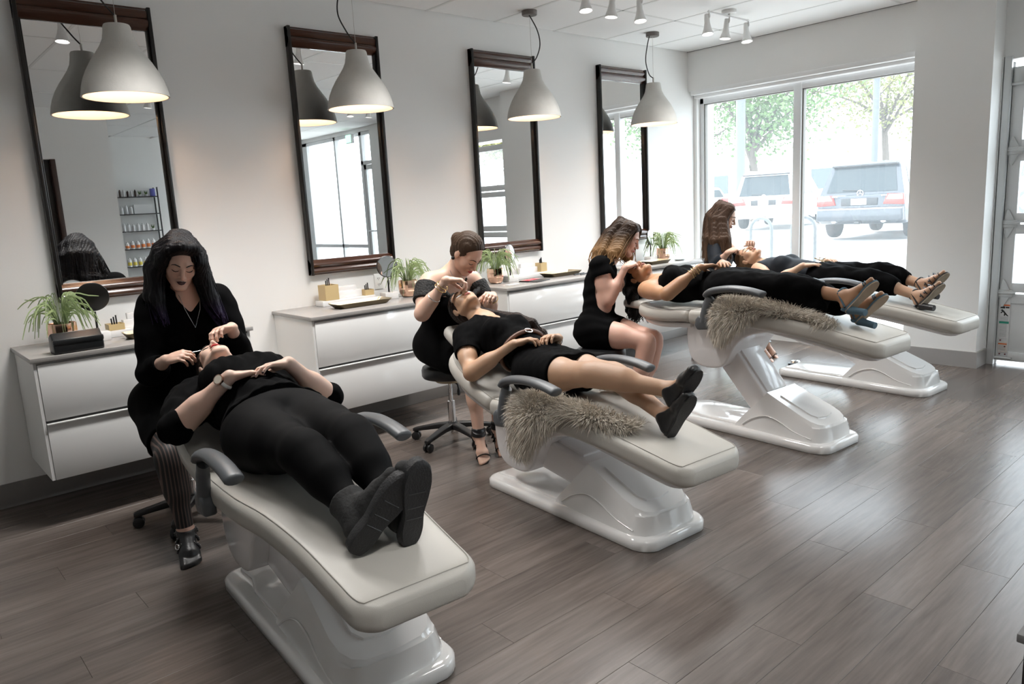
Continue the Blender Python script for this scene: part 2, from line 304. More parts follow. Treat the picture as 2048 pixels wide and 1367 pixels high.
# ================================================================== vanities, wall mirrors, pendants, track lights
M_gloss = mat('gloss_white_lacquer', (0.80, 0.80, 0.79), 0.08, coat=0.4)
M_carc = mat('matt_white_panel', (0.78, 0.78, 0.765), 0.4)
M_stone = mat('grey_quartz', (0.33, 0.315, 0.30), 0.22, noise=(90, 0.08))
M_handle = mat('handle_rail', (0.8, 0.8, 0.79), 0.25)
M_darkline = mat('shadow_slot', (0.02, 0.02, 0.02), 0.6)
VX = [0.59, 2.09, 3.715, 5.28]; VN = ['nearest the camera, with a black clutch on top', 'under the second mirror from the left', 'under the third mirror from the left', 'at the far end by the window']
for i, x0 in enumerate(VX):
    v = thing('vanity_cabinet', 'wall-hung white gloss two-drawer vanity cabinet ' + VN[i], 'cabinet', (x0, 4.28, 0.25), 0, 'floating vanities along the mirror wall')
    box('body', 0.012, 1.088, 0.02, 0.555, 0.0, 0.61, M_carc, v)
    box('side_panel', 0.0, 0.014, 0.0, 0.556, 0.0, 0.61, M_carc, v); box('side_panel', 1.086, 1.10, 0.0, 0.556, 0.0, 0.61, M_carc, v)
    for z0, z1 in ((0.0, 0.288), (0.31, 0.598)):
        d = box('drawer', 0.016, 1.084, -0.004, 0.018, z0, z1, M_gloss, v, 0.002)
    box('handle_rail', 0.016, 1.084, -0.016, 0.01, 0.289, 0.297, M_handle, v, 0.002)
    box('shadow_gap', 0.016, 1.084, 0.0, 0.018, 0.298, 0.309, M_darkline, v)
    c = tag(box('countertop', x0-0.012, x0+1.118, 4.266, YN-0.002, 0.861, 0.885, M_stone, None, 0.002), 'grey quartz countertop on the white vanity ' + VN[i], 'countertop', 'vanity countertops')
# wall mirrors
M_fr_side = mat('mirror_frame_black', (0.012, 0.011, 0.010), 0.3); M_fr_wood = mat('mahogany_moulding', (0.060, 0.022, 0.012), 0.22, noise=(30, 0.35, (0.3, 8, 8)), coat=0.3)
M_mir = mat('mirror_silver', (0.93, 0.94, 0.94), 0.0, 1.0)
mx = [1.185, 2.72, 4.265, 5.78]; ordm = ['leftmost and nearest', 'second from the left', 'third from the left', 'rightmost, next to the window']
def moulding(z0, z1, flip):
    h = z1-z0; prof = [(0, 0), (-0.022, 0), (-0.028, 0.10), (-0.045, 0.22), (-0.05, 0.36), (-0.043, 0.48), (-0.034, 0.55), (-0.040, 0.62), (-0.046, 0.74), (-0.042, 0.86), (-0.03, 0.94), (-0.026, 1.0), (0, 1.0)]
    return [(a, (z1-b*h) if flip else (z0+b*h)) for a, b in prof]
for i, xc in enumerate(mx):
    t = thing('wall_mirror', 'tall rectangular wall mirror in dark wood frame, ' + ordm[i], 'mirror', (xc, YN-0.002, 0), 0, 'wall mirrors above the vanities')
    link('frame_top', to_mesh(prism_bm(moulding(2.615, 2.742, False), 'x', -0.345, 0.345), 'frame_top', 35), M_fr_wood, t)
    link('frame_bottom', to_mesh(prism_bm(moulding(1.10, 1.205, True), 'x', -0.345, 0.345), 'frame_bottom', 35), M_fr_wood, t)
    for s in (-1, 1):
        box('frame_side', min(s*0.345, s*0.325), max(s*0.345, s*0.325), -0.052, 0, 1.098, 2.744, M_fr_side, t, 0.003)
        box('frame_inner_bead', min(s*0.325, s*0.313), max(s*0.325, s*0.313), -0.03, -0.006, 1.2, 2.62, M_fr_side, t, 0.002)
    box('mirror_glass', -0.326, 0.326, -0.014, -0.008, 1.19, 2.63, M_mir, t)
# pendants
M_conc = mat('concrete_shade', (0.60, 0.585, 0.55), 0.85, noise=(14, 0.10), bump=(120, 0.08))
M_cord = mat('cord_black', (0.015, 0.013, 0.01), 0.6); M_steel = mat('brushed_steel', (0.55, 0.52, 0.48), 0.3, 0.9); M_can = mat('canopy_dark', (0.16, 0.14, 0.13), 0.5)
M_shadein = mat('shade_inside', (0.92, 0.83, 0.72), 0.6)
sh_out = [(0.062, 0.365), (0.067, 0.355), (0.070, 0.33), (0.078, 0.29), (0.095, 0.255), (0.122, 0.215), (0.150, 0.175), (0.176, 0.13), (0.196, 0.085), (0.208, 0.045), (0.214, 0.012), (0.216, 0.0)]
sh_in = [(0.207, 0.0), (0.203, 0.02), (0.196, 0.05), (0.184, 0.088), (0.164, 0.13), (0.138, 0.172), (0.11, 0.21), (0.083, 0.25), (0.066, 0.29), (0.056, 0.33), (0.03, 0.345), (0.0, 0.345)]
me_out = lathe_me(sh_out + [(0.207, 0.0), (0.203, 0.01), (0.200, 0.02)] + [(a-0.0, b) for a, b in sh_in[2:]], 48, 'shade', 50)
PX = [1.238, 2.668, 4.24, 5.775]
cords = [[(0.0, 0.41), (-0.05, 0.47), (-0.115, 0.58), (-0.10, 0.72), (-0.02, 0.80)], [(0, 0.41), (-0.06, 0.48), (-0.11, 0.58), (-0.09, 0.70), (-0.02, 0.80)], [(0, 0.41), (0.06, 0.47), (0.10, 0.57), (0.07, 0.68), (-0.03, 0.80)], [(0, 0.41), (-0.06, 0.44), (-0.105, 0.55), (-0.08, 0.68), (-0.035, 0.80)]]
for i, x in enumerate(PX):
    t = thing('pendant_lamp', 'bell-shaped grey concrete pendant lamp hanging in front of the mirror ' + ordm[i], 'lamp', (x, 4.44, 2.18), 0, 'concrete pendants')
    o = link('lamp_shade', me_out.copy() if i else me_out, None, t); 
    if i == 0:
        me_out.materials.append(M_conc); me_out.materials.append(M_shadein)
        for p in me_out.polygons:
            c = p.center
            if p.normal.z < 0.0 and (p.normal.x*c.x+p.normal.y*c.y) < 0.0 and c.z > 0.004: p.material_index = 1
    else: o.data = me_out
    tube('stem', [(0, 0, 0.36), (0, 0, 0.415)], 0.007, M_steel, t)
    tube('suspension_wire', [(0, 0, 0.41), (0, 0, 0.80)], 0.0012, M_steel, t, 6)
    tube('cord', catmull([(a, 0.0, b) for a, b in cords[i]], 8), 0.0045, M_cord, t)
    link('canopy', lathe_me([(0.0, 0.77), (0.056, 0.77), (0.06, 0.775), (0.06, 0.803), (0, 0.803)], 32), M_can, t)
    b = link('bulb', lathe_me([(0, 0.18), (0.02, 0.185), (0.035, 0.21), (0.03, 0.24), (0.014, 0.27), (0.014, 0.31), (0, 0.31)], 16), mat('bulb_glow', (1, 0.85, 0.65), 0.4, emit=((1.0, 0.66, 0.46), 2.2)), t)
    l = bpy.data.lights.new('pendant_light', 'POINT'); lo = bpy.data.objects.new('pendant_light', l); COL.objects.link(lo); l.energy = 0.6; l.color = (1, 0.70, 0.50); l.shadow_soft_size = 0.03; lo.parent = t; lo.location = (0, 0, 0.13)
# track lights
M_trk = mat('track_white', (0.80, 0.80, 0.79), 0.4); M_lens = mat('spot_lens', (1, 1, 1), 0.3, emit=((1, 0.96, 0.9), 3.0))
TX = [(1.33, 3.6), (2.79, 3.6), (4.27, 3.6), (5.70, 3.6), (0.9, 0.7), (3.0, 0.7), (5.2, 0.7), (4.6, -2.8)]; tn = ['seen in the leftmost mirror', 'over the second chair', 'partly cut by the top edge', 'nearest the window', 'unseen, added as fill over the walkway by the partition', 'unseen, added as fill over the middle of the walkway', 'unseen, added as fill over the walkway by the garage door', 'unseen, added as fill in front of the product shelf']  # last four fixtures are out of view, added to brighten the room
head = lathe_me([(0.0, 0.0), (0.018, 0.0), (0.021, -0.03), (0.022, -0.07), (0.032, -0.115), (0.047, -0.155), (0.044, -0.157), (0.036, -0.145), (0.0, -0.145)], 24, 'spot_head', 40); head.materials.append(M_trk)
lens = lathe_me([(0, -0.144), (0.034, -0.144), (0.034, -0.1455), (0, -0.1455)], 20, 'spot_lens'); lens.materials.append(M_lens)
for i, (x, yt) in enumerate(TX):
    t = thing('track_light', 'white ceiling track light with three cone spot heads, ' + tn[i], 'track light', (x, yt, ZC), 0, 'three-headed spot fixtures')
    link('canopy', lathe_me([(0, 0.0), (0.06, 0.0), (0.06, -0.02), (0.052, -0.028), (0, -0.028)], 28), M_trk, t)
    box('bar', -0.30, 0.30, -0.006, 0.006, -0.052, -0.040, M_trk, t); tube('stem', [(0, 0, -0.02), (0, 0, -0.046)], 0.01, M_trk, t)
    for dx in (-0.29, 0.0, 0.29):
        h = link('spot_head', head, None, t, (dx, 0.02, -0.062)); h.rotation_euler = (math.radians(-6 if dx else 4), math.radians(4), 0)
        link('lens', lens, None, h); tube('yoke', [(0, -0.02, 0.025), (0, -0.026, -0.02), (0, -0.022, -0.035)], 0.006, M_trk, h)
        l = bpy.data.lights.new('spot_light', 'SPOT'); lo = bpy.data.objects.new('spot_light', l); COL.objects.link(lo); l.energy = 16 if i < 4 else 9; l.spot_size = math.radians(110); l.spot_blend = 0.8; l.color = (1, 0.98, 0.955); l.shadow_soft_size = 0.14; lo.parent = h; lo.location = (0, 0, -0.165)
# wall outlets
for x, z, w in ((2.93, 1.0, 'below the second mirror'), (1.36, 1.03, 'behind the dark-haired stylist')):
    t = tag(box('wall_outlet', x-0.036, x+0.036, YN-0.006, YN-0.001, z-0.058, z+0.058, mat('outlet_white', (0.82, 0.82, 0.8), 0.3), None, 0.002), 'white electrical wall outlet ' + w, 'outlet')
    for dz in (-0.022, 0.022):
        boxes('socket', [(x-0.008, x-0.005, YN-0.0072, YN-0.005, z+dz-0.004, z+dz+0.006), (x+0.005, x+0.008, YN-0.0072, YN-0.005, z+dz-0.004, z+dz+0.006), (x-0.002, x+0.002, YN-0.0072, YN-0.005, z+dz-0.012, z+dz-0.008)], M_darkline, t)
# ================================================================== treatment chairs
M_leath = mat('greige_leatherette', (0.475, 0.455, 0.415), 0.42, bump=(350, 0.06), noise=(6, 0.04))
M_shell = mat('white_abs_shell', (0.80, 0.785, 0.785), 0.16, coat=0.3)
M_base_w = mat('white_base_gloss', (0.82, 0.815, 0.805), 0.10, coat=0.5)
M_arm = mat('grey_armrest', (0.088, 0.096, 0.104), 0.42)
M_seam = mat('seam_thread', (0.40, 0.38, 0.345), 0.7)
def pillow_loft(name, path, thick, m, parent, rad=0.036, seam=True):
    """path: (u, ztop, halfwidth, thickness scale); cushion lofted along u, x across."""
    secs = []
    for u, zt, w, k in path:
        h = thick*k/2; zc = zt-thick/2
        secs.append([(a, -u, zc+b) for a, b in rrect(w, h, rad*min(1, k), 6)])
    o = link(name, loft_me(secs, name, 60), m, parent)
    if seam:
        p = [(u, zt, w) for u, zt, w, k in path if k > 0.93]
        loop = [(-w+0.022, -u, zt-0.001) for u, zt, w in p] + [(w-0.022, -u, zt-0.001) for u, zt, w in reversed(p)]
        tube('seam', loop + loop[:1], 0.0016, M_seam, o, 5)
    return o
def smooth_path(keys, n=4):
    pts = catmull([(a, b, c) for a, b, c, d in keys], n); ks = catmull([(d, 0, 0) for *_, d in keys], n)
    return [(p.x, p.y, p.z, min(1.0, k.x)) for p, k in zip(pts, ks)]
def make_chair(i, loc, label, zl, du, back_deg, rz=-4.0):
    t = thing('treatment_chair', label, 'treatment chair', (*loc, 0), math.radians(rz), 'reclining treatment chairs')
    # base plate
    def plate(z, g, front=0.0): 
        pts = []
        for a, b in rrect(0.222+g, 0.585+g, 0.075, 6):
            bb = b
            if b < -0.45: bb = b - 0.035*(1-(a/0.222)**2)
            pts.append((a, bb, z))
        return pts
    link('base_plate', loft_me([plate(0, -0.004), plate(0.004, 0), plate(0.040, 0), plate(0.050, -0.008), plate(0.054, -0.020)], 'base_plate', 50), M_base_w, t)
    # rear deck rim
    link('rear_deck', to_mesh(prism_bm([(-0.17, 0.02), (0.17, 0.02), (0.17, 0.30), (0.14, 0.42), (0.15, 0.545), (-0.15, 0.545), (-0.14, 0.42), (-0.17, 0.30)], 'z', 0.05, 0.066, 0.012, 3), 'rear_deck', 40), M_base_w, t)
    # front housing: lofted along height
    def hs(z, u0, u1, w0, w1, r): 
        pts = rrect(1, 1, 0.001, 1); n = 8; out = []
        # footprint: straight rear edge at u0, rounded front at u1
        out += [(-w0, -u0, z), (w0, -u0, z)]
        for k in range(n+1):
            a = math.pi*k/n; out.append((w1*abs(math.cos(a))**0.55*(1 if math.cos(a) >= 0 else -1), -(u1-r+r*math.sin(a)**0.8), z))
        return out
    rings = [hs(0.05, -0.03, 0.575, 0.185, 0.200, 0.12), hs(0.075, -0.015, 0.572, 0.185, 0.196, 0.12), hs(0.135, 0.035, 0.562, 0.175, 0.180, 0.12)]
    top = []
    for (x, y, z) in hs(0.14, 0.18, 0.545, 0.150, 0.165, 0.12):
        u = -y; zz = 0.296-(u-0.18)*0.42 if u > 0.20 else 0.296
        top.append((x, y, zz))
    mid = [(x*1.06, y-0.006 if -y > 0.3 else y+0.012, z-0.022) for x, y, z in top]
    link('base_housing', loft_me(rings + [mid, top], 'base_housing', 45), M_base_w, t)
    ridge = [(-0.10, -0.24, 0), (-0.10, -0.44, 0), (-0.075, -0.475, 0), (0.0, -0.488, 0), (0.075, -0.475, 0), (0.10, -0.44, 0), (0.10, -0.24, 0)]
    zf = lambda y: 0.296-(-y-0.18)*0.42
    hb = bmesh.new(); a = [hb.verts.new((x, y, zf(y)-0.006)) for x, y, _ in ridge]; b = [hb.verts.new((x*0.97, y, zf(y)+0.008)) for x, y, _ in ridge]
    hb.faces.new(a); hb.faces.new(b)
    for k in range(len(ridge)): hb.faces.new((a[k], a[(k+1) % 7], b[(k+1) % 7], b[k]))
    link('service_panel', to_mesh(hb, 'service_panel', 30), M_base_w, t)
    arch = [(s*0.1935, -u, z) for s in (-1,) for u, z in ((0.03, 0.075), (0.10, 0.125), (0.19, 0.155), (0.28, 0.14), (0.38, 0.10), (0.50, 0.075))]
    for s in (-1, 1): tube('moulded_line', catmull([(s*(0.1965-0.0*z-(z-0.05)*0.16), y, z) for x, y, z in arch], 6), 0.0035, M_base_w, t, 6)
    # lift arm
    tu, tz = -0.17+du, 0.53+zl; bu, bz = 0.105, 0.215
    dv = Vector((bu-tu, bz-tz)); L = dv.length; dv.normalize(); nv = Vector((-dv.y, dv.x))
    def ap(s, n): q = Vector((tu, tz))+dv*s+nv*n; return (-q.x, q.y)
    prof = [ap(-0.03, -0.085), ap(L+0.06, -0.075), ap(L+0.06, 0.075), ap(-0.03, 0.085)]
    link('lift_arm', to_mesh(prism_bm(prof, 'x', -0.135, 0.135, 0.018, 3), 'lift_arm', 40), M_shell, t)
    link('arm_cover', to_mesh(prism_bm([ap(0.05, 0.08), ap(L-0.02, 0.07), ap(L-0.02, 0.088), ap(0.05, 0.098)], 'x', -0.10, 0.10, 0.006, 2), 'arm_cover', 40), M_shell, t)
    # cowl under the seat
    cw = [(-0.385, 0.70), (-0.392, 0.60), (-0.385, 0.53), (-0.366, 0.468), (-0.325, 0.425), (-0.255, 0.405), (-0.16, 0.408), (-0.095, 0.437), (-0.055, 0.50), (-0.017, 0.566), (0.04, 0.622), (0.115, 0.656), (0.22, 0.678), (0.345, 0.686), (0.345, 0.722), (-0.2, 0.735)]
    cp = [( -(u+du), z+zl) for u, z in catmull2(cw, 3)]
    link('seat_cowl', to_mesh(prism_bm(cp, 'x', -0.205, 0.205, 0.014, 3), 'seat_cowl', 40), M_shell, t)
    # seat and leg cushion
    keys = [(-0.315, 0.775, 0.265, 0.55), (-0.305, 0.785, 0.285, 0.85), (-0.28, 0.79, 0.292, 1), (-0.1, 0.797, 0.297, 1), (0.1, 0.80, 0.292, 1), (0.28, 0.79, 0.262, 1), (0.5, 0.757, 0.232, 1), (0.72, 0.716, 0.218, 1), (0.82, 0.697, 0.212, 1), (0.855, 0.690, 0.196, 0.95), (0.878, 0.684, 0.165, 0.8), (0.886, 0.68, 0.14, 0.55)]
    pillow_loft('seat_cushion', [(a+du, b+zl, c, d) for a, b, c, d in smooth_path(keys)], 0.095, M_leath, t)
    sk = [(0.12, 0.713, 0.19, 1), (0.4, 0.678, 0.19, 1), (0.72, 0.622, 0.185, 1), (0.80, 0.608, 0.17, 1), (0.835, 0.603, 0.13, 0.8)]
    pillow_loft('leg_shell', [(a+du, b+zl, c, d) for a, b, c, d in smooth_path(sk, 3)], 0.03, M_shell, t, 0.014, False)
    # backrest: hinged at the seat
    hu, hz = -0.315+du, 0.742+zl; th = math.radians(back_deg)
    bk = bpy.data.objects.new('backrest', None); COL.objects.link(bk); bk.parent = t; bk.location = (0, -hu, hz); bk.rotation_euler = (th, 0, 0)
    keys = [(-0.004, 0.034, 0.262, 0.6), (-0.02, 0.038, 0.28, 0.95), (-0.06, 0.040, 0.288, 1), (-0.22, 0.028, 0.290, 1), (-0.36, 0.030, 0.278, 1), (-0.45, 0.038, 0.25, 1), (-0.495, 0.042, 0.20, 0.95), (-0.518, 0.040, 0.15, 0.75), (-0.524, 0.036, 0.12, 0.5)]
    pillow_loft('backrest_cushion', smooth_path(keys), 0.082, M_leath, bk)
    sk = [(-0.02, -0.048, 0.235, 1), (-0.25, -0.060, 0.25, 1), (-0.42, -0.046, 0.215, 1), (-0.475, -0.036, 0.15, 0.8)]
    pillow_loft('backrest_shell', smooth_path(sk), 0.035, M_shell, bk, 0.016, False)
    hr = [(-0.535, 0.030, 0.10, 0.6), (-0.55, 0.040, 0.125, 0.95), (-0.64, 0.046, 0.13, 1), (-0.72, 0.046, 0.118, 1), (-0.755, 0.042, 0.09, 0.8), (-0.765, 0.038, 0.07, 0.5)]
    pillow_loft('headrest', smooth_path(hr), 0.06, M_leath, bk, 0.026, False); box('headrest_bracket', -0.03, 0.03, 0.40, 0.62, -0.02, -0.004, M_shell, bk)
    # armrests
    for s in (-1, 1):
        pv = [(-0.20, 0.762), (-0.135, 0.762), (-0.11, 0.735), (-0.10, 0.685), (-0.205, 0.672), (-0.225, 0.70), (-0.22, 0.74)]
        a = link('armrest', to_mesh(prism_bm([(-(u+du), z+zl) for u, z in pv], 'x', min(s*0.285, s*0.335), max(s*0.285, s*0.335), 0.012, 3), 'armrest', 40), M_arm, t)
        tube('arm_post', catmull([(s*0.312, -(u+du), z+zl) for u, z in ((-0.165, 0.72), (-0.150, 0.79), (-0.132, 0.85), (-0.115, 0.885))], 5), [0.035]*5+[0.033]*5+[0.030]*6, M_arm, a, 12, 0.75, (1, 0, 0))
        pad = catmull([(s*0.312, -(u+du), z+zl) for u, z in ((-0.150, 0.882), (-0.125, 0.913), (-0.06, 0.933), (0.05, 0.945), (0.16, 0.940), (0.245, 0.925), (0.262, 0.920))], 5)
        n = len(pad); rr = [0.034]*n; rr[0] = 0.012; rr[1] = 0.026; rr[-1] = 0.006; rr[-2] = 0.020; rr[-3] = 0.028; rr[-4] = 0.032
        tube('arm_pad', pad, rr, M_arm, a, 14, 0.62, (0, 0, 1))
    return t, bk
def catmull2(p, n): return [(v.x, v.y) for v in catmull([(a, b, 0) for a, b in p], n)]
CH = {1: (1.13, 2.433), 2: (2.5956, 2.46), 3: (4.229, 2.474), 4: (5.80, 2.51)}
CHP = {1: (-0.24, -0.12, 14), 2: (-0.255, -0.09, 23), 3: (0.0, 0.0, 0), 4: (-0.12, -0.09, 2)}
CHL = {1: 'greige leatherette treatment chair on a white base, nearest the camera, under the booted client', 2: 'greige treatment chair with raised back under the client in black flats', 3: 'greige treatment chair raised high on its white lift arm, fur throw over its side', 4: 'greige treatment chair farthest away, beside the window and column'}
CHO = {i: make_chair(i, CH[i], CHL[i], *CHP[i]) for i in CH}
def ch(i, u, v, z):
    """chair coordinates (u to the feet, v to the right, z up) to world."""
    a = math.radians(-94); o = CH[i]
    return Vector((o[0]+u*math.cos(a)-v*math.sin(a), o[1]+u*math.sin(a)+v*math.cos(a), z))
# ================================================================== stools
M_vinyl = mat('black_vinyl', (0.012, 0.013, 0.014), 0.35); M_plast = mat('black_plastic', (0.012, 0.012, 0.013), 0.4); M_chrome = mat('chrome', (0.75, 0.75, 0.75), 0.12, 1.0)
M_brass = mat('brass_ring', (0.45, 0.38, 0.26), 0.35, 0.7)
leg_me = loft_me([[(x, b*wd, zc+a*ht) for a, b in rrect(1, 1, 0.4, 3)] for x, wd, ht, zc in ((0.02, 0.028, 0.022, 0.105), (0.10, 0.026, 0.018, 0.10), (0.2, 0.022, 0.014, 0.083), (0.262, 0.02, 0.012, 0.072), (0.28, 0.014, 0.009, 0.068))], 'leg', 45); leg_me.materials.append(M_plast)
wheel_me = to_mesh(prism_bm([(0.262+0.028*math.cos(k*math.pi/8), 0.028+0.028*math.sin(k*math.pi/8)) for k in range(16)], 'y', -0.024, -0.006, 0.004, 2), 'wheel', 40)
bm_ = bmesh.new(); bm_.from_mesh(wheel_me); geo = bmesh.ops.duplicate(bm_, geom=bm_.verts[:]+bm_.edges[:]+bm_.faces[:])['geom']
bmesh.ops.translate(bm_, verts=[g for g in geo if isinstance(g, bmesh.types.BMVert)], vec=(0, 0.03, 0)); box_bm(0.245, 0.275, -0.006, 0.006, 0.02, 0.06, bm=bm_); bm_.to_mesh(wheel_me); bm_.free(); wheel_me.materials.append(M_plast)
seat_me = lathe_me([(0, 0.0), (0.15, 0.0), (0.17, 0.006), (0.178, 0.02), (0.178, 0.055), (0.170, 0.074), (0.15, 0.084), (0.08, 0.087), (0, 0.087)], 40, 'seat', 40); seat_me.materials.append(M_vinyl)
def stool(loc, zseat, rz, label):
    t = thing('stool', label, 'stool', (*loc, 0), rz, 'black rolling stools')
    link('seat', seat_me, None, t, (0, 0, zseat-0.087))
    link('seat_ring', lathe_me([(0.0, zseat-0.115), (0.09, zseat-0.115), (0.11, zseat-0.09), (0, zseat-0.086)], 28), M_brass, t)
    tube('gas_lift', [(0, 0, 0.10), (0, 0, zseat-0.1)], 0.014, M_chrome, t, 16); tube('lift_sleeve', [(0, 0, 0.09), (0, 0, max(0.2, zseat-0.25))], 0.024, M_chrome, t, 20)
    l = tube('lever', [(0, 0, zseat-0.105), (-0.05, -0.05, zseat-0.13), (-0.055, -0.055, zseat-0.16)], 0.005, M_plast, t); link('lever_knob', lathe_me([(0, -0.03), (0.009, -0.025), (0.011, 0), (0.006, 0.02), (0, 0.022)], 12), M_plast, l, (-0.055, -0.055, zseat-0.175))
    link('hub', lathe_me([(0, 0.085), (0.04, 0.085), (0.038, 0.12), (0.03, 0.13), (0, 0.13)], 20), M_plast, t)
    for k in range(5):
        g = link('leg', leg_me, None, t); g.rotation_euler = (0, 0, 2*math.pi*k/5); link('caster', wheel_me, None, g)
    return t
# ================================================================== outside: car park
def gz(x): return 0.0 if x < 10 else (0.38*(x-10)/4 if x < 14 else 0.38)
gb = bmesh.new(); prev = None
for x in (7.3, 10, 14, 90):
    cur = [gb.verts.new((x, -45, gz(x)-0.03)), gb.verts.new((x, 75, gz(x)-0.03))]
    if prev: gb.faces.new((prev[0], cur[0], cur[1], prev[1]))
    prev = cur
structure(link('ground', to_mesh(gb, 'ground'), mat('asphalt_pale', (0.36, 0.355, 0.35), 0.85, noise=(3, 0.1))))
structure(box('pavement', 7.3, 9.9, -8, 14, -0.2, -0.01, mat('concrete_walk', (0.55, 0.54, 0.52), 0.8, noise=(5, 0.06))))
M_tyre = mat('tyre', (0.02, 0.02, 0.022), 0.7); M_rim = mat('alloy_rim', (0.6, 0.6, 0.62), 0.3, 0.9); M_cglass = mat('car_glass', (0.03, 0.05, 0.06), 0.05, coat=0.5); M_red = mat('tail_lamp', (0.55, 0.03, 0.02), 0.25); M_lampw = mat('lamp_clear', (0.8, 0.75, 0.72), 0.2); M_chr2 = mat('car_chrome', (0.8, 0.8, 0.82), 0.12, 1.0); M_trim = mat('car_trim_black', (0.02, 0.02, 0.022), 0.5); M_plate = mat('licence_plate', (0.85, 0.85, 0.85), 0.4)
whl = lathe_me([(0, -0.1), (0.22, -0.1), (0.33, -0.09), (0.35, -0.05), (0.35, 0.05), (0.33, 0.09), (0.22, 0.1), (0, 0.1)], 28, 'wheel', 40); whl.materials.append(M_tyre)
hub = lathe_me([(0, 0.075), (0.05, 0.085), (0.23, 0.06), (0.235, 0.105), (0.215, 0.112), (0.05, 0.104), (0, 0.112)], 20, 'rim', 40); hub.materials.append(M_rim)
def car(loc, rz, paint, label, w=1.84, h=1.68, L=4.5, detail=True, belt=0.98, rear_slope=0.32):
    """local +x is the driving direction, rear face at x=0."""
    t = thing('car', label, 'car', loc, rz, 'parked cars outside')
    hw = w/2
    low = [(0.05, 0.42), (0.0, 0.60), (0.02, 0.80), (0.06, belt), (L-1.25, belt), (L-0.25, belt-0.13), (L-0.02, 0.75), (L, 0.5), (L-0.1, 0.33), (0.2, 0.33)]
    link('body', to_mesh(prism_bm(low, 'y', -hw, hw, 0.05, 3), 'body', 40), paint, t)
    r0 = rear_slope; top = h
    bmc = bmesh.new(); rows = []
    for z, x0, x1, ww in ((belt-0.02, 0.08, L-1.05, hw-0.03), (top-0.10, r0, L-1.95, hw-0.20), (top-0.02, r0+0.08, L-2.2, hw-0.25), (top, r0+0.25, L-2.5, hw-0.36)):
        rows.append([bmc.verts.new(p) for p in ((x0, -ww, z), (x1, -ww, z), (x1, ww, z), (x0, ww, z))])
    for a, b in zip(rows, rows[1:]):
        for k in range(4): bmc.faces.new((a[k], a[(k+1) % 4], b[(k+1) % 4], b[k]))
    bmc.faces.new(rows[-1]); bmc.faces.new(rows[0])
    link('cabin', to_mesh(bmc, 'cabin', 20), paint, t)
    za, zb = belt+0.05, top-0.13
    def lerp(z): k = (z-(belt-0.02))/(top-0.10-(belt-0.02)); return 0.08+(r0-0.08)*k, hw-0.03-0.17*k
    xa, wa = lerp(za); xb, wb = lerp(zb)
    g = bmesh.new(); vs = [g.verts.new(p) for p in ((xa-0.012, -wa+0.13, za), (xa-0.012, wa-0.13, za), (xb-0.012, wb-0.10, zb), (xb-0.012, -wb+0.10, zb))]; g.faces.new(vs); bmesh.ops.solidify(g, geom=g.faces[:], thickness=0.01)
    link('rear_window', to_mesh(g, 'rear_window'), M_cglass, t)
    for s in (-1, 1):
        g = bmesh.new()
        for f0, f1 in ((0.10, 0.30), (0.33, 0.62), (0.65, 0.9)):
            X = lambda f, z: (xa if z == za else xb)+0.1+f*((L-1.35 if z == za else L-2.2)-(xa if z == za else xb))
            vs = [g.verts.new(p) for p in ((X(f0, za), s*(wa+0.008), za), (X(f1, za), s*(wa+0.008), za), (X(f1, zb), s*(wb+0.010), zb-0.02), (X(f0, zb), s*(wb+0.010), zb-0.02))]; g.faces.new(vs)
        bmesh.ops.solidify(g, geom=g.faces[:], thickness=0.008)
        link('side_window', to_mesh(g, 'side_window'), M_cglass, t)
        for xx in (0.85, L-0.9):
            wo = link('wheel', whl, None, t, (xx, s*(hw-0.09), 0.35)); wo.rotation_euler = (math.radians(-90*s), 0, 0); link('rim', hub, None, wo)
        lamp = link('tail_lamp', to_mesh(prism_bm([(s*(hw-0.42), 0.76), (s*(hw-0.005), 0.74), (s*(hw-0.01), 0.96), (s*(hw-0.34), 0.97)], 'x', -0.025, 0.12, 0.01, 2), 'tail_lamp', 40), M_red, t)
        if detail:
            link('lamp_lens', to_mesh(prism_bm([(s*(hw-0.35), 0.86), (s*(hw-0.03), 0.85), (s*(hw-0.04), 0.95), (s*(hw-0.30), 0.955)], 'x', -0.03, -0.02), 'lamp_lens'), M_lampw, lamp)
            box('fog_lamp', -0.02, 0.03, min(s*(hw-0.12), s*(hw-0.36)), max(s*(hw-0.12), s*(hw-0.36)), 0.50, 0.56, M_red, t, 0.008)
            tube('exhaust_tip', [(-0.03, s*0.52, 0.40), (0.2, s*0.52, 0.40)], 0.05, M_chr2, t, 12, 0.6, (0, 0, 1))
            tube('roof_rail', catmull([(r0+0.2, s*(hw-0.27), top), (r0+0.35, s*(hw-0.27), top+0.05), (L-2.6, s*(hw-0.27), top+0.05), (L-2.4, s*(hw-0.27), top)], 4), 0.016, M_chr2, t)
    box('bumper', -0.05, 0.3, -hw+0.01, hw-0.01, 0.40, 0.70, paint, t, 0.04, 3)
    if detail:
        box('bumper_strip', -0.062, 0.0, -hw+0.03, hw-0.03, 0.655, 0.685, M_chr2, t, 0.008)
        box('plate_recess', -0.012, 0.02, -0.38, 0.38, 0.74, 0.90, M_trim, t, 0.01); box('licence_plate', -0.022, -0.008, -0.16, 0.16, 0.755, 0.885, M_plate, t, 0.004)
        box('spoiler', r0-0.10, r0+0.12, -hw+0.24, hw-0.24, top-0.10, top-0.06, M_trim, t, 0.012)
        tube('wiper', [(xa-0.03, 0.02, za+0.03), (xa-0.02, 0.38, za+0.05)], 0.010, M_trim, t)
        ring = [(xa-0.045, 0.065*math.cos(k*math.pi/10), 1.00+0.065*math.sin(k*math.pi/10)) for k in range(21)]
        e = tube('badge', ring, 0.007, M_chr2, t, 6)
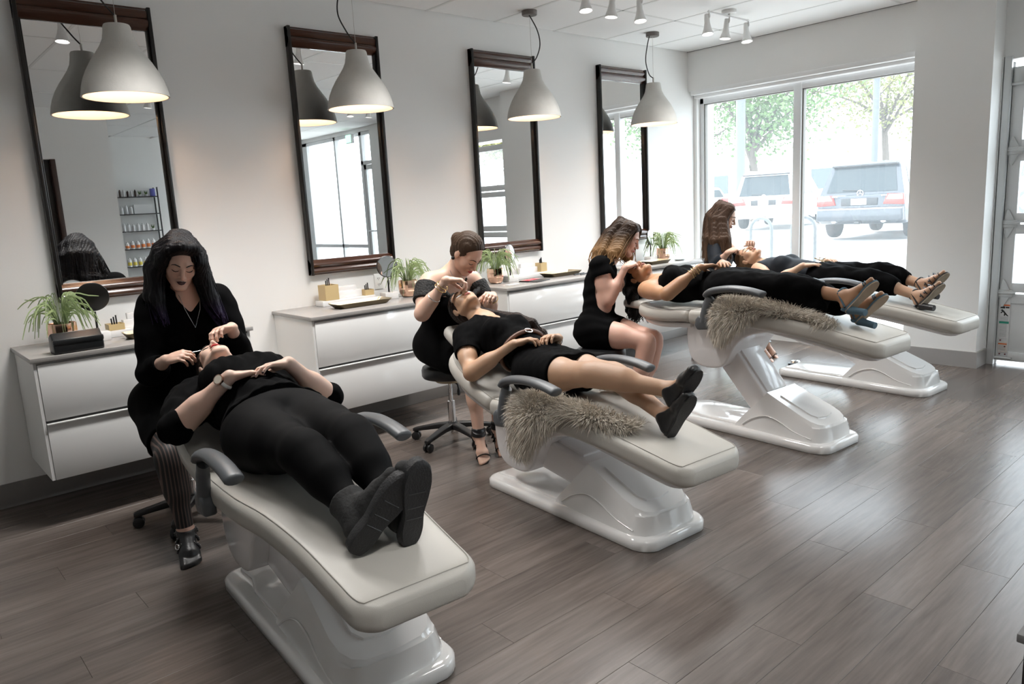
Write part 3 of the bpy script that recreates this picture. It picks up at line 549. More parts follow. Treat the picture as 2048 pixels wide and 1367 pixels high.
        for k in range(3): a = math.pi/2+k*2*math.pi/3; tube('badge_spoke', [(xa-0.045, 0, 1.0), (xa-0.045, 0.062*math.cos(a), 1.0+0.062*math.sin(a))], 0.006, M_chr2, e, 6)
        boxes('model_script', [(-0.014, 0.0, 0.46+0.045*k, 0.485+0.045*k, 0.93, 0.955) for k in range(6)] + [(-0.014, 0.0, -0.62+0.045*k, -0.595+0.045*k, 0.93, 0.95) for k in range(4)], M_chr2, t)
        box('tow_bar', -0.12, 0.1, -0.05, 0.05, 0.34, 0.40, M_trim, t, 0.01)
    return t
P_dark = mat('paint_dark_blue', (0.018, 0.024, 0.034), 0.2, coat=0.6); P_white = mat('paint_white', (0.82, 0.82, 0.82), 0.25, coat=0.5); P_grey = mat('paint_grey', (0.3, 0.32, 0.34), 0.25, coat=0.5); P_red = mat('paint_maroon', (0.25, 0.03, 0.03), 0.25, coat=0.5)
car((16.55, 7.25, 0.38), math.radians(4), P_dark, 'dark blue SUV parked with its rear to the window')
car((21.2, 12.2, 0.38), math.radians(14), P_white, 'white SUV parked behind the arched bike racks', 1.9, 1.75, 4.6)
car((31.5, 20.8, 0.38), math.radians(70), P_grey, 'pale grey car far off behind the white SUV', detail=False, h=1.5)
car((28.6, 10.3, 0.38), math.radians(85), P_white, 'white car crossing between the two SUVs in the distance', detail=False, h=1.5)
car((24.5, 4.9, 0.55), math.radians(80), P_grey, 'tall grey vehicle behind the dark SUV roof', detail=False, h=2.1)
car((21.0, -4.0, 0.38), math.radians(100), P_grey, 'grey car seen through the garage door in the third mirror', detail=False, h=1.5)
car((27.0, 20.5, 0.38), math.radians(60), P_red, 'maroon car at the left edge of the window', detail=False, h=1.5)
# bike racks
for i, (ya, yb) in enumerate(((5.30, 5.0), (4.72, 4.42))):
    arc = [(8.9, ya, -0.02)] + [(8.9, (ya+yb)/2+(ya-yb)/2*math.cos(a), 1.03+0.15*math.sin(a)) for a in [math.pi*k/10 for k in range(11)]] + [(8.9, yb, -0.02)]
    tag(tube('bike_rack', arc, 0.022, mat('galvanised_tube', (0.09, 0.10, 0.105), 0.5, 0.2), None, 14), 'galvanised hoop bike rack on the pavement, ' + ('left of the window mullion' if i == 0 else 'right of the window mullion'), 'bike rack', 'bike racks')
# light poles
M_pole = mat('pole_grey', (0.10, 0.11, 0.12), 0.5, 0.2)
for x, yy, lab, r in ((21.9, 9.2, 'tall slim light pole behind the dark SUV', 0.09), (24.5, 15.0, 'thick pole left of the white SUV', 0.16)):
    p = tag(tube('light_pole', [(x, yy, 0.3), (x, yy, 7.5)], r, M_pole, None, 12), lab, 'pole'); box('pole_foot', x-0.25, x+0.25, yy-0.25, yy+0.25, 0.3, 0.6, mat('pole_concrete', (0.5, 0.5, 0.48), 0.8), p, 0.02)
# trees
M_bark = mat('bark', (0.10, 0.08, 0.065), 0.85, bump=(20, 0.4)); M_leaf = mat('leaf_green', (0.09, 0.16, 0.045), 0.5, noise=(2, 0.4)); M_leaf2 = mat('leaf_olive', (0.17, 0.18, 0.05), 0.5, noise=(2, 0.4))
def tree(loc, H, spread, label, seed, m):
    r = random.Random(seed); t = thing('tree', label, 'tree', loc, 0, 'trees in the car park')
    bm = bmesh.new(); tips = []
    tube_bm([(0, 0, 0), (0.1, 0.05, H*0.2), (0.0, 0.2, H*0.4)], [0.22, 0.17, 0.13], 10, bm)
    for k in range(9):
        a = 2*math.pi*k/9+r.random()*0.5; l = spread*(0.6+0.4*r.random()); z0 = H*(0.28+0.12*r.random()); z1 = H*(0.5+0.45*r.random())
        pts = catmull([(0, 0.15, z0), (l*0.35*math.cos(a), l*0.35*math.sin(a), z0+(z1-z0)*0.5), (l*math.cos(a), l*math.sin(a), z1)], 5)
        tube_bm(pts, [0.09-0.075*i/(len(pts)-1) for i in range(len(pts))], 7, bm); tips += pts[3:]
        for q in pts[4:]:
            e = q+Vector((r.uniform(-1, 1), r.uniform(-1, 1), r.uniform(-0.5, 0.9)))*spread*0.3; tube_bm([q, e], [0.03, 0.008], 5, bm); tips.append(e)
    link('trunk', to_mesh(bm, 'trunk', 60), M_bark, t)
    n = 7000; V = np.zeros((n, 4, 3)); tp = np.array([list(q) for q in tips]); R = np.random.default_rng(seed)
    c = tp[R.integers(0, len(tp), n)] + R.normal(0, spread*0.13, (n, 3)); s = R.uniform(0.06, 0.13, (n, 1))
    u = R.normal(size=(n, 3)); u /= np.linalg.norm(u, axis=1, keepdims=True); w = np.cross(u, R.normal(size=(n, 3))); w /= np.linalg.norm(w, axis=1, keepdims=True)
    V[:, 0] = c-u*s; V[:, 1] = c+w*s*0.55; V[:, 2] = c+u*s; V[:, 3] = c-w*s*0.55
    me = bpy.data.meshes.new('foliage'); me.from_pydata(V.reshape(-1, 3).tolist(), [], np.arange(n*4).reshape(-1, 4).tolist()); o = link('foliage', me, m, t); o['kind'] = 'stuff'
tree((28.5, 16.8, 0.36), 8.5, 3.6, 'leafy green tree behind the white SUV', 3, M_leaf)
tree((39.0, 15.8, 0.36), 11.5, 5.6, 'spreading tree with a leaning branch, right of the mullion', 5, M_leaf2)
tree((38.0, 27.0, 0.36), 9.0, 4.0, 'hazy far tree at the left of the window', 8, M_leaf)
tree((27.0, -9.0, 0.36), 8.0, 3.6, 'tree beyond the garage door, seen in the third mirror', 11, M_leaf)
tree((24.0, -17.0, 0.36), 8.0, 3.6, 'tree beyond the shop door, seen in the second mirror', 13, M_leaf2)
M_bld = mat('stucco_pale', (0.72, 0.66, 0.60), 0.8)
b = tag(box('building', 60, 72, -5, 45, 0, 5.5, M_bld), 'long pale building across the car park', 'building')
for k in range(9): box('window', 59.95, 60.02, -2+5*k, 0.2+5*k, 1.6, 3.2, M_cglass, b)
# ================================================================== implicit-surface modeller for figures
V3 = lambda *a: np.array(a if len(a) == 3 else a[0], float)
def nrm(v): v = np.asarray(v, float); return v/(np.linalg.norm(v)+1e-12)
class Prim:
    def __init__(s, fn, lo, hi, k): s.fn, s.lo, s.hi, s.k = fn, np.asarray(lo, float), np.asarray(hi, float), k
def cone(a, b, ra, rb, k=0.02, flat=None, fax=None):
    """round cone a->b; flat<1 squashes it along the unit axis fax."""
    a = V3(a); b = V3(b); ab = b-a; L2 = max(ab@ab, 1e-9); R = max(ra, rb)
    def fn(X, Y, Z):
        px, py, pz = X-a[0], Y-a[1], Z-a[2]
        t = np.clip((px*ab[0]+py*ab[1]+pz*ab[2])/L2, 0, 1)
        qx, qy, qz = px-t*ab[0], py-t*ab[1], pz-t*ab[2]
        r = ra+(rb-ra)*t
        if flat is not None:
            d = qx*fax[0]+qy*fax[1]+qz*fax[2]; e = (1/flat-1)*d
            qx = qx+e*fax[0]; qy = qy+e*fax[1]; qz = qz+e*fax[2]
            l = np.sqrt(qx*qx+qy*qy+qz*qz)+1e-9
            return (l-r)*(flat+(1-flat)*0.5)
        return np.sqrt(qx*qx+qy*qy+qz*qz)-r
    return Prim(fn, np.minimum(a, b)-R, np.maximum(a, b)+R, k)
def ellip(c, rad, R, k=0.02):
    """ellipsoid at c with radii along the rows of R."""
    c = V3(c); R = np.asarray(R, float); rad = np.asarray(rad, float); e = np.sqrt(((R*rad[:, None])**2).sum(0))
    def fn(X, Y, Z):
        px, py, pz = X-c[0], Y-c[1], Z-c[2]; k0 = 0; k1 = 0
        for i in range(3):
            q = px*R[i, 0]+py*R[i, 1]+pz*R[i, 2]; k0 = k0+(q/rad[i])**2; k1 = k1+(q/rad[i]**2)**2
        k0 = np.sqrt(k0); return k0*(k0-1)/(np.sqrt(k1)+1e-9)
    return Prim(fn, c-e, c+e, k)
class Field:
    CAP = 0.06
    def __init__(s, prims, h, lo=None, hi=None, pad=0.03):
        if lo is None: lo = np.min([p.lo for p in prims], 0)-pad; hi = np.max([p.hi for p in prims], 0)+pad
        s.h = h; s.lo = np.asarray(lo, float); s.n = np.maximum(4, np.ceil((np.asarray(hi)-s.lo)/h).astype(int)+1)
        s.ax = [(s.lo[i]+h*np.arange(s.n[i])).astype(np.float32) for i in range(3)]
        s.D = np.full(s.n, s.CAP, np.float32)
        for p in prims: s.add(p)
    def grid(s, i0=(0, 0, 0), i1=None):
        i1 = s.n if i1 is None else i1
        return s.ax[0][i0[0]:i1[0], None, None], s.ax[1][None, i0[1]:i1[1], None], s.ax[2][None, None, i0[2]:i1[2]]
    def add(s, p, off=0.0):
        m = p.k+off+3*s.h
        i0 = np.maximum(0, np.floor((p.lo-m-s.lo)/s.h).astype(int)); i1 = np.minimum(s.n, np.ceil((p.hi+m-s.lo)/s.h).astype(int)+1)
        if np.any(i1-i0 < 1): return
        sl = tuple(slice(a, b) for a, b in zip(i0, i1)); d = (p.fn(*s.grid(i0, i1))-off).astype(np.float32); A = s.D[sl]; k = p.k
        hh = np.clip(0.5+0.5*(A-d)/k, 0, 1); s.D[sl] = A*(1-hh)+d*hh-k*hh*(1-hh)
    def keep(s, pt, n):
        """keep the half space (p-pt).n < 0."""
        X, Y, Z = s.grid(); n = nrm(n); s.smax(((X-pt[0])*n[0]+(Y-pt[1])*n[1]+(Z-pt[2])*n[2]).astype(np.float32))
    def smax(s, B, k=0.007):
        hh = np.clip(0.5+0.5*(B-s.D)/k, 0, 1); s.D = s.D*(1-hh)+B*hh+k*hh*(1-hh)
    def cut(s, p):
        s.smax(-p.fn(*s.grid()).astype(np.float32))
    def ripple(s, amp, freq, d1, d2, ph=0.0, wf=None):
        X, Y, Z = s.grid(); a = X*d1[0]+Y*d1[1]+Z*d1[2]; b = X*d2[0]+Y*d2[1]+Z*d2[2]
        s.D += (amp*np.sin(a*freq+(1.7 if wf is None else 0.7)*np.sin(b*(freq*0.45 if wf is None else wf)+ph)+ph)).astype(np.float32)
    def sample(s, P):
        q = np.clip((np.asarray(P)-s.lo)/s.h, 0, s.n-1.001); i = q.astype(int); f = q-i; r = 0
        for dx in (0, 1):
            for dy in (0, 1):
                for dz in (0, 1): r = r+s.D[i[0]+dx, i[1]+dy, i[2]+dz]*(f[0] if dx else 1-f[0])*(f[1] if dy else 1-f[1])*(f[2] if dz else 1-f[2])
        return r
    def hit(s, p, d, L=0.3):
        """march from p along d to the surface; None when it misses."""
        p = V3(p); d = nrm(d); t = 0.0
        while t < L:
            v = s.sample(p+d*t)
            if v < 0.0007: return p+d*t
            t += max(0.0008, v*0.7)
        return None
    def mesh(s):
        D = s.D; n = np.array(D.shape); S = D < 0
        ctr = np.zeros(tuple(n-1), np.uint8)
        for dx in (0, 1):
            for dy in (0, 1):
                for dz in (0, 1): ctr += S[dx:n[0]-1+dx, dy:n[1]-1+dy, dz:n[2]-1+dz]
        I = np.argwhere((ctr > 0) & (ctr < 8)); m = len(I)
        if m == 0: return np.zeros((0, 3)), np.zeros((0, 4), int)
        idx = np.full(tuple(n-1), -1, np.int32); idx[I[:, 0], I[:, 1], I[:, 2]] = np.arange(m)
        corners = [(a, b, c) for a in (0, 1) for b in (0, 1) for c in (0, 1)]
        dv = {c: D[I[:, 0]+c[0], I[:, 1]+c[1], I[:, 2]+c[2]] for c in corners}
        acc = np.zeros((m, 3)); cnt = np.zeros(m)
        for c in corners:
            for ax in range(3):
                if c[ax] == 0:
                    e = list(c); e[ax] = 1; e = tuple(e); a = dv[c]; b = dv[e]; cr = (a < 0) != (b < 0)
                    t = np.where(cr, a/np.where(cr, a-b, 1), 0); P = np.tile(np.array(c, float), (m, 1)); P[:, ax] += t
                    acc += P*cr[:, None]; cnt += cr
        Vt = s.lo+(I+acc/cnt[:, None])*s.h; quads = []
        for ax in range(3):
            o1, o2 = [(1, 2), (2, 0), (0, 1)][ax]
            sl0 = [slice(1, n[k]-1) for k in range(3)]; sl1 = list(sl0); sl0[ax] = slice(0, n[ax]-1); sl1[ax] = slice(1, n[ax])
            a = S[tuple(sl0)]; b = S[tuple(sl1)]; E = np.argwhere(a != b)
            if len(E) == 0: continue
            sign = a[E[:, 0], E[:, 1], E[:, 2]]; base = E+1; base[:, ax] = E[:, ax]
            def cell(d1, d2): q = base.copy(); q[:, o1] -= d1; q[:, o2] -= d2; return idx[q[:, 0], q[:, 1], q[:, 2]]
            q = np.stack([cell(1, 1), cell(0, 1), cell(0, 0), cell(1, 0)], 1); q[~sign] = q[~sign][:, ::-1]; quads.append(q)
        return Vt, np.concatenate(quads)
def mesh_from(parts, name, base, mats, smooth=True):
    """parts: list of (V, quads, material index) joined into one mesh, vertices relative to base."""
    vs, fs, mi, o = [], [], [], 0
    for v, q, k in parts:
        vs.append(np.asarray(v)-base); fs.append(np.asarray(q)+o); mi += [k]*len(q); o += len(v)
    me = bpy.data.meshes.new(name); v = np.concatenate(vs); f = np.concatenate(fs)
    me.vertices.add(len(v)); me.vertices.foreach_set('co', v.astype(np.float32).ravel()); nf = len(f)
    me.loops.add(nf*4); me.loops.foreach_set('vertex_index', f.astype(np.int32).ravel()); me.polygons.add(nf)
    me.polygons.foreach_set('loop_start', np.arange(0, nf*4, 4, dtype=np.int32)); me.polygons.foreach_set('loop_total', np.full(nf, 4, np.int32))
    for m in mats: me.materials.append(m)
    me.polygons.foreach_set('material_index', np.array(mi, np.int32)); me.polygons.foreach_set('use_smooth', [smooth]*nf); me.update(calc_edges=True); me.validate(); return me
def frame(fwd, up):
    """rows: right, forward, up (person's own right)."""
    f = nrm(fwd); u = V3(up); u = nrm(u-f*(u@f)); return np.array([np.cross(f, u), f, u])
# ---------------------------------------------------------------- anatomy
def head_prims(c, R, k=0.012):
    P = lambda x, y, z: V3(c)+x*R[0]+y*R[1]+z*R[2]; L = []
    L.append(ellip(P(0, -0.012, 0.036), (0.074, 0.094, 0.084), R, k)); L.append(ellip(P(0, 0.028, -0.022), (0.060, 0.060, 0.082), R, 0.025))
    for s in (-1, 1):
        L.append(cone(P(s*0.050, 0.0, -0.045), P(s*0.016, 0.072, -0.098), 0.022, 0.017, 0.025)); L.append(ellip(P(s*0.038, 0.058, -0.022), (0.024, 0.024, 0.026), R, 0.02))
        L.append(cone(P(s*0.014, 0.082, 0.028), P(s*0.046, 0.064, 0.026), 0.010, 0.009, 0.016)); L.append(ellip(P(s*0.031, 0.071, 0.004), (0.016, 0.013, 0.011), R, 0.006))
        L.append(ellip(P(s*0.0125, 0.096, -0.034), (0.008, 0.009, 0.007), R, 0.006)); L.append(ellip(P(s*0.076, -0.008, -0.006), (0.007, 0.019, 0.030), R, 0.006))
    L.append(ellip(P(0, 0.076, -0.098), (0.020, 0.017, 0.017), R, 0.018)); L.append(cone(P(0, 0.086, 0.018), P(0, 0.109, -0.028), 0.007, 0.0105, 0.010))
    L.append(ellip(P(0, 0.084, -0.060), (0.023, 0.012, 0.016), R, 0.010)); L.append(ellip(P(0, 0.093, -0.054), (0.019, 0.006, 0.0045), R, 0.004)); L.append(ellip(P(0, 0.092, -0.066), (0.017, 0.007, 0.0055), R, 0.004))
    return L
def hand_prims(w, d, n, right, curl=(20, 25, 15), spread=6, thumb=(0.55, 0.75, 0.35), tcurl=15, sc=1.0):
    """w wrist, d finger direction, n palm-facing direction. returns prims and fingertip points."""
    d = nrm(d); n = V3(n); n = nrm(n-d*(n@d)); s = np.cross(d, n) if right else np.cross(n, d); w = V3(w); L = []; tips = []
    R = np.array([s, d, n]); q = lambda a, b, c: w+sc*(a*s+b*d+c*n)
    L.append(ellip(q(0, 0.048, 0.0), (0.036*sc, 0.052*sc, 0.0145*sc), R, 0.008)); L.append(ellip(q(0.022, 0.034, 0.010), (0.017*sc, 0.030*sc, 0.014*sc), R, 0.01)); L.append(cone(q(0, -0.01, 0), q(0, 0.03, 0), 0.021*sc, 0.024*sc, 0.01, 0.75, n))
    for i, (off, ln, r, b0) in enumerate(((0.027, 0.072, 0.0083, 0.082), (0.009, 0.080, 0.0085, 0.087), (-0.009, 0.074, 0.0081, 0.083), (-0.026, 0.058, 0.0072, 0.074))):
        a = math.radians(spread*(1.2-0.8*i)); p = q(off, b0, -0.002); dd = nrm(d*math.cos(a)+s*math.sin(a)); nn = nrm(n-dd*(n@dd)); ang = 0.0
        L.append(cone(q(off*0.75, 0.03, -0.002), p, 0.0095*sc, r*1.08*sc, 0.008))
        for j, fr in enumerate((0.45, 0.31, 0.24)):
            cj = curl[j] if not isinstance(curl[0], (tuple, list)) else curl[i][j]
            ang += math.radians(cj); e = p+sc*ln*fr*(dd*math.cos(ang)+nn*math.sin(ang)); L.append(cone(p, e, r*(1-0.08*j)*sc, r*(0.94-0.1*j)*sc, 0.004)); p = e
        tips.append(p)
    p = q(0.026, 0.022, 0.006); dd = nrm(s*thumb[0]+d*thumb[1]+n*thumb[2]); bend = nrm(d*0.5-s*0.75+n*0.3); ang = 0
    for j, ln in enumerate((0.040, 0.030, 0.024)):
        e = p+sc*ln*nrm(dd*math.cos(ang)+bend*math.sin(ang)); L.append(cone(p, e, (0.0125, 0.0102, 0.0092)[j]*sc, (0.0102, 0.0092, 0.0075)[j]*sc, 0.007)); p = e; ang += math.radians(tcurl)
    tips.append(p); return L, tips
def foot_prims(a, toe, down, sc=1.0):
    t = nrm(toe); d = V3(down); d = nrm(d-t*(d@t)); a = V3(a); s = np.cross(t, d); q = lambda x, y, z: a+sc*(x*s+y*t+z*d); L = []
    L.append(cone(a, q(0, -0.025, 0.045), 0.034*sc, 0.028*sc, 0.02)); L.append(cone(q(0, 0.0, 0.01), q(0, 0.105, 0.050), 0.034*sc, 0.024*sc, 0.02)); L.append(cone(q(0, -0.02, 0.05), q(0, 0.11, 0.055), 0.026*sc, 0.022*sc, 0.02))
    L.append(cone(q(-0.018, 0.10, 0.055), q(0.020, 0.10, 0.057), 0.021*sc, 0.019*sc, 0.015))
    for i, (x, ln, r) in enumerate(((-0.024, 0.062, 0.0125), (-0.007, 0.060, 0.0095), (0.007, 0.053, 0.0090), (0.019, 0.044, 0.0085), (0.030, 0.033, 0.0080))): L.append(cone(q(x, 0.105, 0.060), q(x*1.1, 0.110+ln, 0.068), r*1.1*sc, r*sc, 0.006))
    return L
def limb(a, b, ra, rb, k=0.02, bulge=0.0, at=0.35, side=None):
    L = [cone(a, b, ra, rb, k)]
    if bulge:
        a = V3(a); b = V3(b); m = a+(b-a)*at; L.append(cone(m-(b-a)*0.16, m+(b-a)*0.16, bulge, bulge*0.92, 0.05) if side is None else cone(m-(b-a)*0.16+V3(side), m+(b-a)*0.16+V3(side), bulge, bulge*0.9, 0.05))
    return L
def anatomy(J):
    """J: joints and axes -> ordered dict of named prim lists."""
    B = {}; fat = J.get('fat', 1.0); pf, pu = J['pf'], J['pu']; cf, cu = J['cf'], J['cu']; RP = frame(pf, pu); RC = frame(cf, cu); P = V3(J['pelvis']); C = V3(J['chest']); N = V3(J['neck']); mid = (P+C)/2+RC[1]*0.01
    B['pelvis'] = [ellip(P, (0.165*fat, 0.112*fat, 0.125), RP, 0.05)] + [ellip(P-RP[1]*0.035+s*RP[0]*0.075-RP[2]*0.03, (0.09*fat, 0.09*fat, 0.10), RP, 0.05) for s in (-1, 1)]
    B['waist'] = [ellip(mid, (0.128*fat, 0.098*fat, 0.15), RC, 0.06)]
    B['ribs'] = [ellip(C, (0.142*fat, 0.105*fat, 0.165), RC, 0.06)]
    B['bust'] = [ellip(C+RC[1]*0.072*fat+s*RC[0]*0.070*fat+RC[2]*J.get('bz', -0.005), (0.064*fat, 0.060*fat, 0.066*fat), RC, 0.04) for s in (-1, 1)]
    sh = {'R': V3(J['shR']), 'L': V3(J['shL'])}
    B['yoke'] = [cone(N-RC[2]*0.02, sh[s]*0.86+N*0.14, 0.052, 0.048, 0.05) for s in 'RL'] + [cone(C+RC[2]*0.09, sh[s]*0.8+(C+RC[2]*0.09)*0.2, 0.075, 0.050, 0.05) for s in 'RL']
    Hc = V3(J['head']); RH = frame(J['hf'], J['hu']); B['neck'] = [cone(N-RC[2]*0.02, Hc-RH[2]*0.055-RH[1]*0.02, 0.054, 0.047, 0.035)]
    B['head'] = head_prims(Hc, RH)
    for s in 'RL':
        e = V3(J['el'+s]); w = V3(J['wr'+s]); g = J.get('arm', 1.0)
        B['uarm'+s] = limb(sh[s], e, 0.049*g, 0.037*g, 0.035, 0.044*g, 0.4); B['farm'+s] = limb(e, w, 0.037*g, 0.0235*g, 0.012, 0.036*g, 0.25)
        hd = J['hand'+s]; hp, tips = hand_prims(w, hd[0], hd[1], s == 'R', *hd[2:]); B['hand'+s] = hp; J['tips'+s] = tips
        h = V3(J['hip'+s]); kn = V3(J['kn'+s]); an = V3(J['an'+s]); lg = J.get('leg', 1.0); back = nrm(np.cross(np.cross(an-kn, V3(J.get('kf'+s, J['pf']))), an-kn))
        B['thigh'+s] = limb(h, kn, 0.092*lg, 0.056*lg, 0.045, 0.082*lg, 0.3); B['calf'+s] = limb(kn, an, 0.053*lg, 0.033*lg, 0.02, 0.050*lg, 0.3, -back*0.012*(-1))
        B['foot'+s] = foot_prims(an, *J['foot'+s])
    return B, RP, RC, RH
def fig_parts(B, names, h, off=0.0, box=None):
    pr = [p for n in names for p in B[n]]
    if box is not None: f = Field([], h, box[0], box[1])
    else: f = Field([], h, np.min([p.lo for p in pr], 0)-0.03-off, np.max([p.hi for p in pr], 0)+0.03+off)
    for p in pr: f.add(p, off)
    return f
M_hairs = {}
def skin(name, c, rough=0.48):
    m = mat(name, c, rough, noise=(25, 0.05)); b = m.node_tree.nodes['Principled BSDF']; b.inputs['Subsurface Weight'].default_value = 0.12; b.inputs['Subsurface Radius'].default_value = (0.9, 0.35, 0.2); b.inputs['Subsurface Scale'].default_value = 0.012; return m
def person(label, J, skin_m, base, h=0.006, hide=()):
    """builds the continuous body mesh (torso and limbs coarse, head and hands fine) and returns the object and its fields."""
    B, RP, RC, RH = anatomy(J); base = V3(base)
    names = [n for n in ('pelvis', 'waist', 'ribs', 'bust', 'yoke', 'neck', 'uarmR', 'uarmL', 'farmR', 'farmL', 'thighR', 'thighL', 'calfR', 'calfL', 'footR', 'footL') if n not in hide]
    fb = fig_parts(B, names, h); parts = [(*fb.mesh(), 0)]
    Hc = V3(J['head']); fh = fig_parts(B, ['neck', 'head'], 0.0034, box=(Hc-0.165, Hc+0.165)); parts.append((*fh.mesh(), 0))
    for s in 'RL':
        hp = B['hand'+s]; lo = np.min([p.lo for p in hp], 0)-0.02; hi = np.max([p.hi for p in hp], 0)+0.02
        f = fig_parts(B, ['farm'+s, 'hand'+s], 0.0034, box=(lo, hi)); parts.append((*f.mesh(), 0))
    o = link('person', mesh_from(parts, 'person', base, [skin_m])); o.location = base; tag(o, label, 'person')
    return dict(o=o, B=B, RP=RP, RC=RC, RH=RH, fh=fh, fb=fb, J=J, base=base, Hc=Hc)
def garment(p, name, names, m, off=0.009, keep=(), cut=(), extra=(), ripple=None, h=0.0045):
    pr = [q for n in names for q in p['B'][n]]
    f = Field([], h, np.min([q.lo for q in pr+list(extra)], 0)-0.04, np.max([q.hi for q in pr+list(extra)], 0)+0.04)
    for q in pr: f.add(q, off)
    for q in extra: f.add(q, 0.0)
    if ripple:
        for r in (ripple if isinstance(ripple[0], (tuple, list)) else [ripple]): f.ripple(*r)
    for a, n in keep: f.keep(a, n)
    for q in cut: f.cut(q)
    V, Q = f.mesh()
    return link(name, mesh_from([(V, Q, 0)], name, p['base'], [m]), None, p['o'])
def child_tubes(p, name, curves, m, n=6, flat=1.0, up=None):
    """curves: list of (points, radius or radii) in world space, joined as one part."""
    bm = bmesh.new()
    for pts, r in curves: tube_bm([Vector(tuple(np.asarray(q)-p['base'])) for q in pts], r, n, bm, flat, up)
    return link(name, to_mesh(bm, name, 70), m, p['o'])
def face(p, lip, brow=(0.03, 0.018, 0.014), lash=True, eye_open=False):
    """brows, lash lines and lips laid on the face surface."""
    R, c, f = p['RH'], p['Hc'], p['fh']
    def on(x, z, lift=0.0012):
        q = f.hit(c+x*R[0]+0.15*R[1]+z*R[2], -R[1], 0.2); return (c+x*R[0]+0.07*R[1]+z*R[2] if q is None else q)+R[1]*lift
    mb = mat('brow_hair_%g_%g' % brow[:2], brow, 0.7)
    for s in (-1, 1):
        child_tubes(p, 'eyebrow', [([on(s*x, z) for x, z in ((0.013, 0.0255), (0.022, 0.029), (0.034, 0.031), (0.045, 0.027), (0.051, 0.021))], [0.0022, 0.0030, 0.0028, 0.0020, 0.0010])], mb)
        if lash: child_tubes(p, 'eyelash', [([on(s*x, z, 0.002) for x, z in ((0.016, 0.000), (0.023, -0.0045), (0.031, -0.006), (0.039, -0.004), (0.0465, 0.001))], [0.0010, 0.0018, 0.0022, 0.0022, 0.0012])], mat('lash_black', (0.012, 0.01, 0.01), 0.6))
    child_tubes(p, 'lips', [([on(x, z) for x, z in ((-0.021, -0.0595), (-0.012, -0.0560), (-0.004, -0.0545), (0, -0.0555), (0.004, -0.0545), (0.012, -0.0560), (0.021, -0.0595))], [0.0012, 0.0030, 0.0038, 0.0036, 0.0038, 0.0030, 0.0012]), ([on(x, z) for x, z in ((-0.019, -0.0605), (-0.010, -0.0650), (0, -0.0668), (0.010, -0.0650), (0.019, -0.0605))], [0.0012, 0.0040, 0.0048, 0.0040, 0.0012])], lip, 8)
def hair_mat(name, c, c2=None, zr=None):
    m = mat(name, c, 0.45, spec=0.16, bump=(40, 0.4, (5, 5, 0.4)), noise=(30, 0.35, (4, 4, 0.3)))
    if c2 is not None:
        nt = m.node_tree; b = nt.nodes['Principled BSDF']; g = nt.nodes.new('ShaderNodeNewGeometry'); sx = nt.nodes.new('ShaderNodeSeparateXYZ'); mr = nt.nodes.new('ShaderNodeMapRange'); mx = nt.nodes.new('ShaderNodeMix'); mx.data_type = 'RGBA'
        nt.links.new(g.outputs['Position'], sx.inputs[0]); nt.links.new(sx.outputs['Z'], mr.inputs[0]); mr.inputs[1].default_value = zr[0]; mr.inputs[2].default_value = zr[1]
        old = b.inputs['Base Color'].links[0].from_socket; nt.links.new(mr.outputs[0], mx.inputs['Factor']); mx.inputs['A'].default_value = (*c2, 1); nt.links.new(old, mx.inputs['B']); nt.links.new(mx.outputs['Result'], b.inputs['Base Color'])
    return m
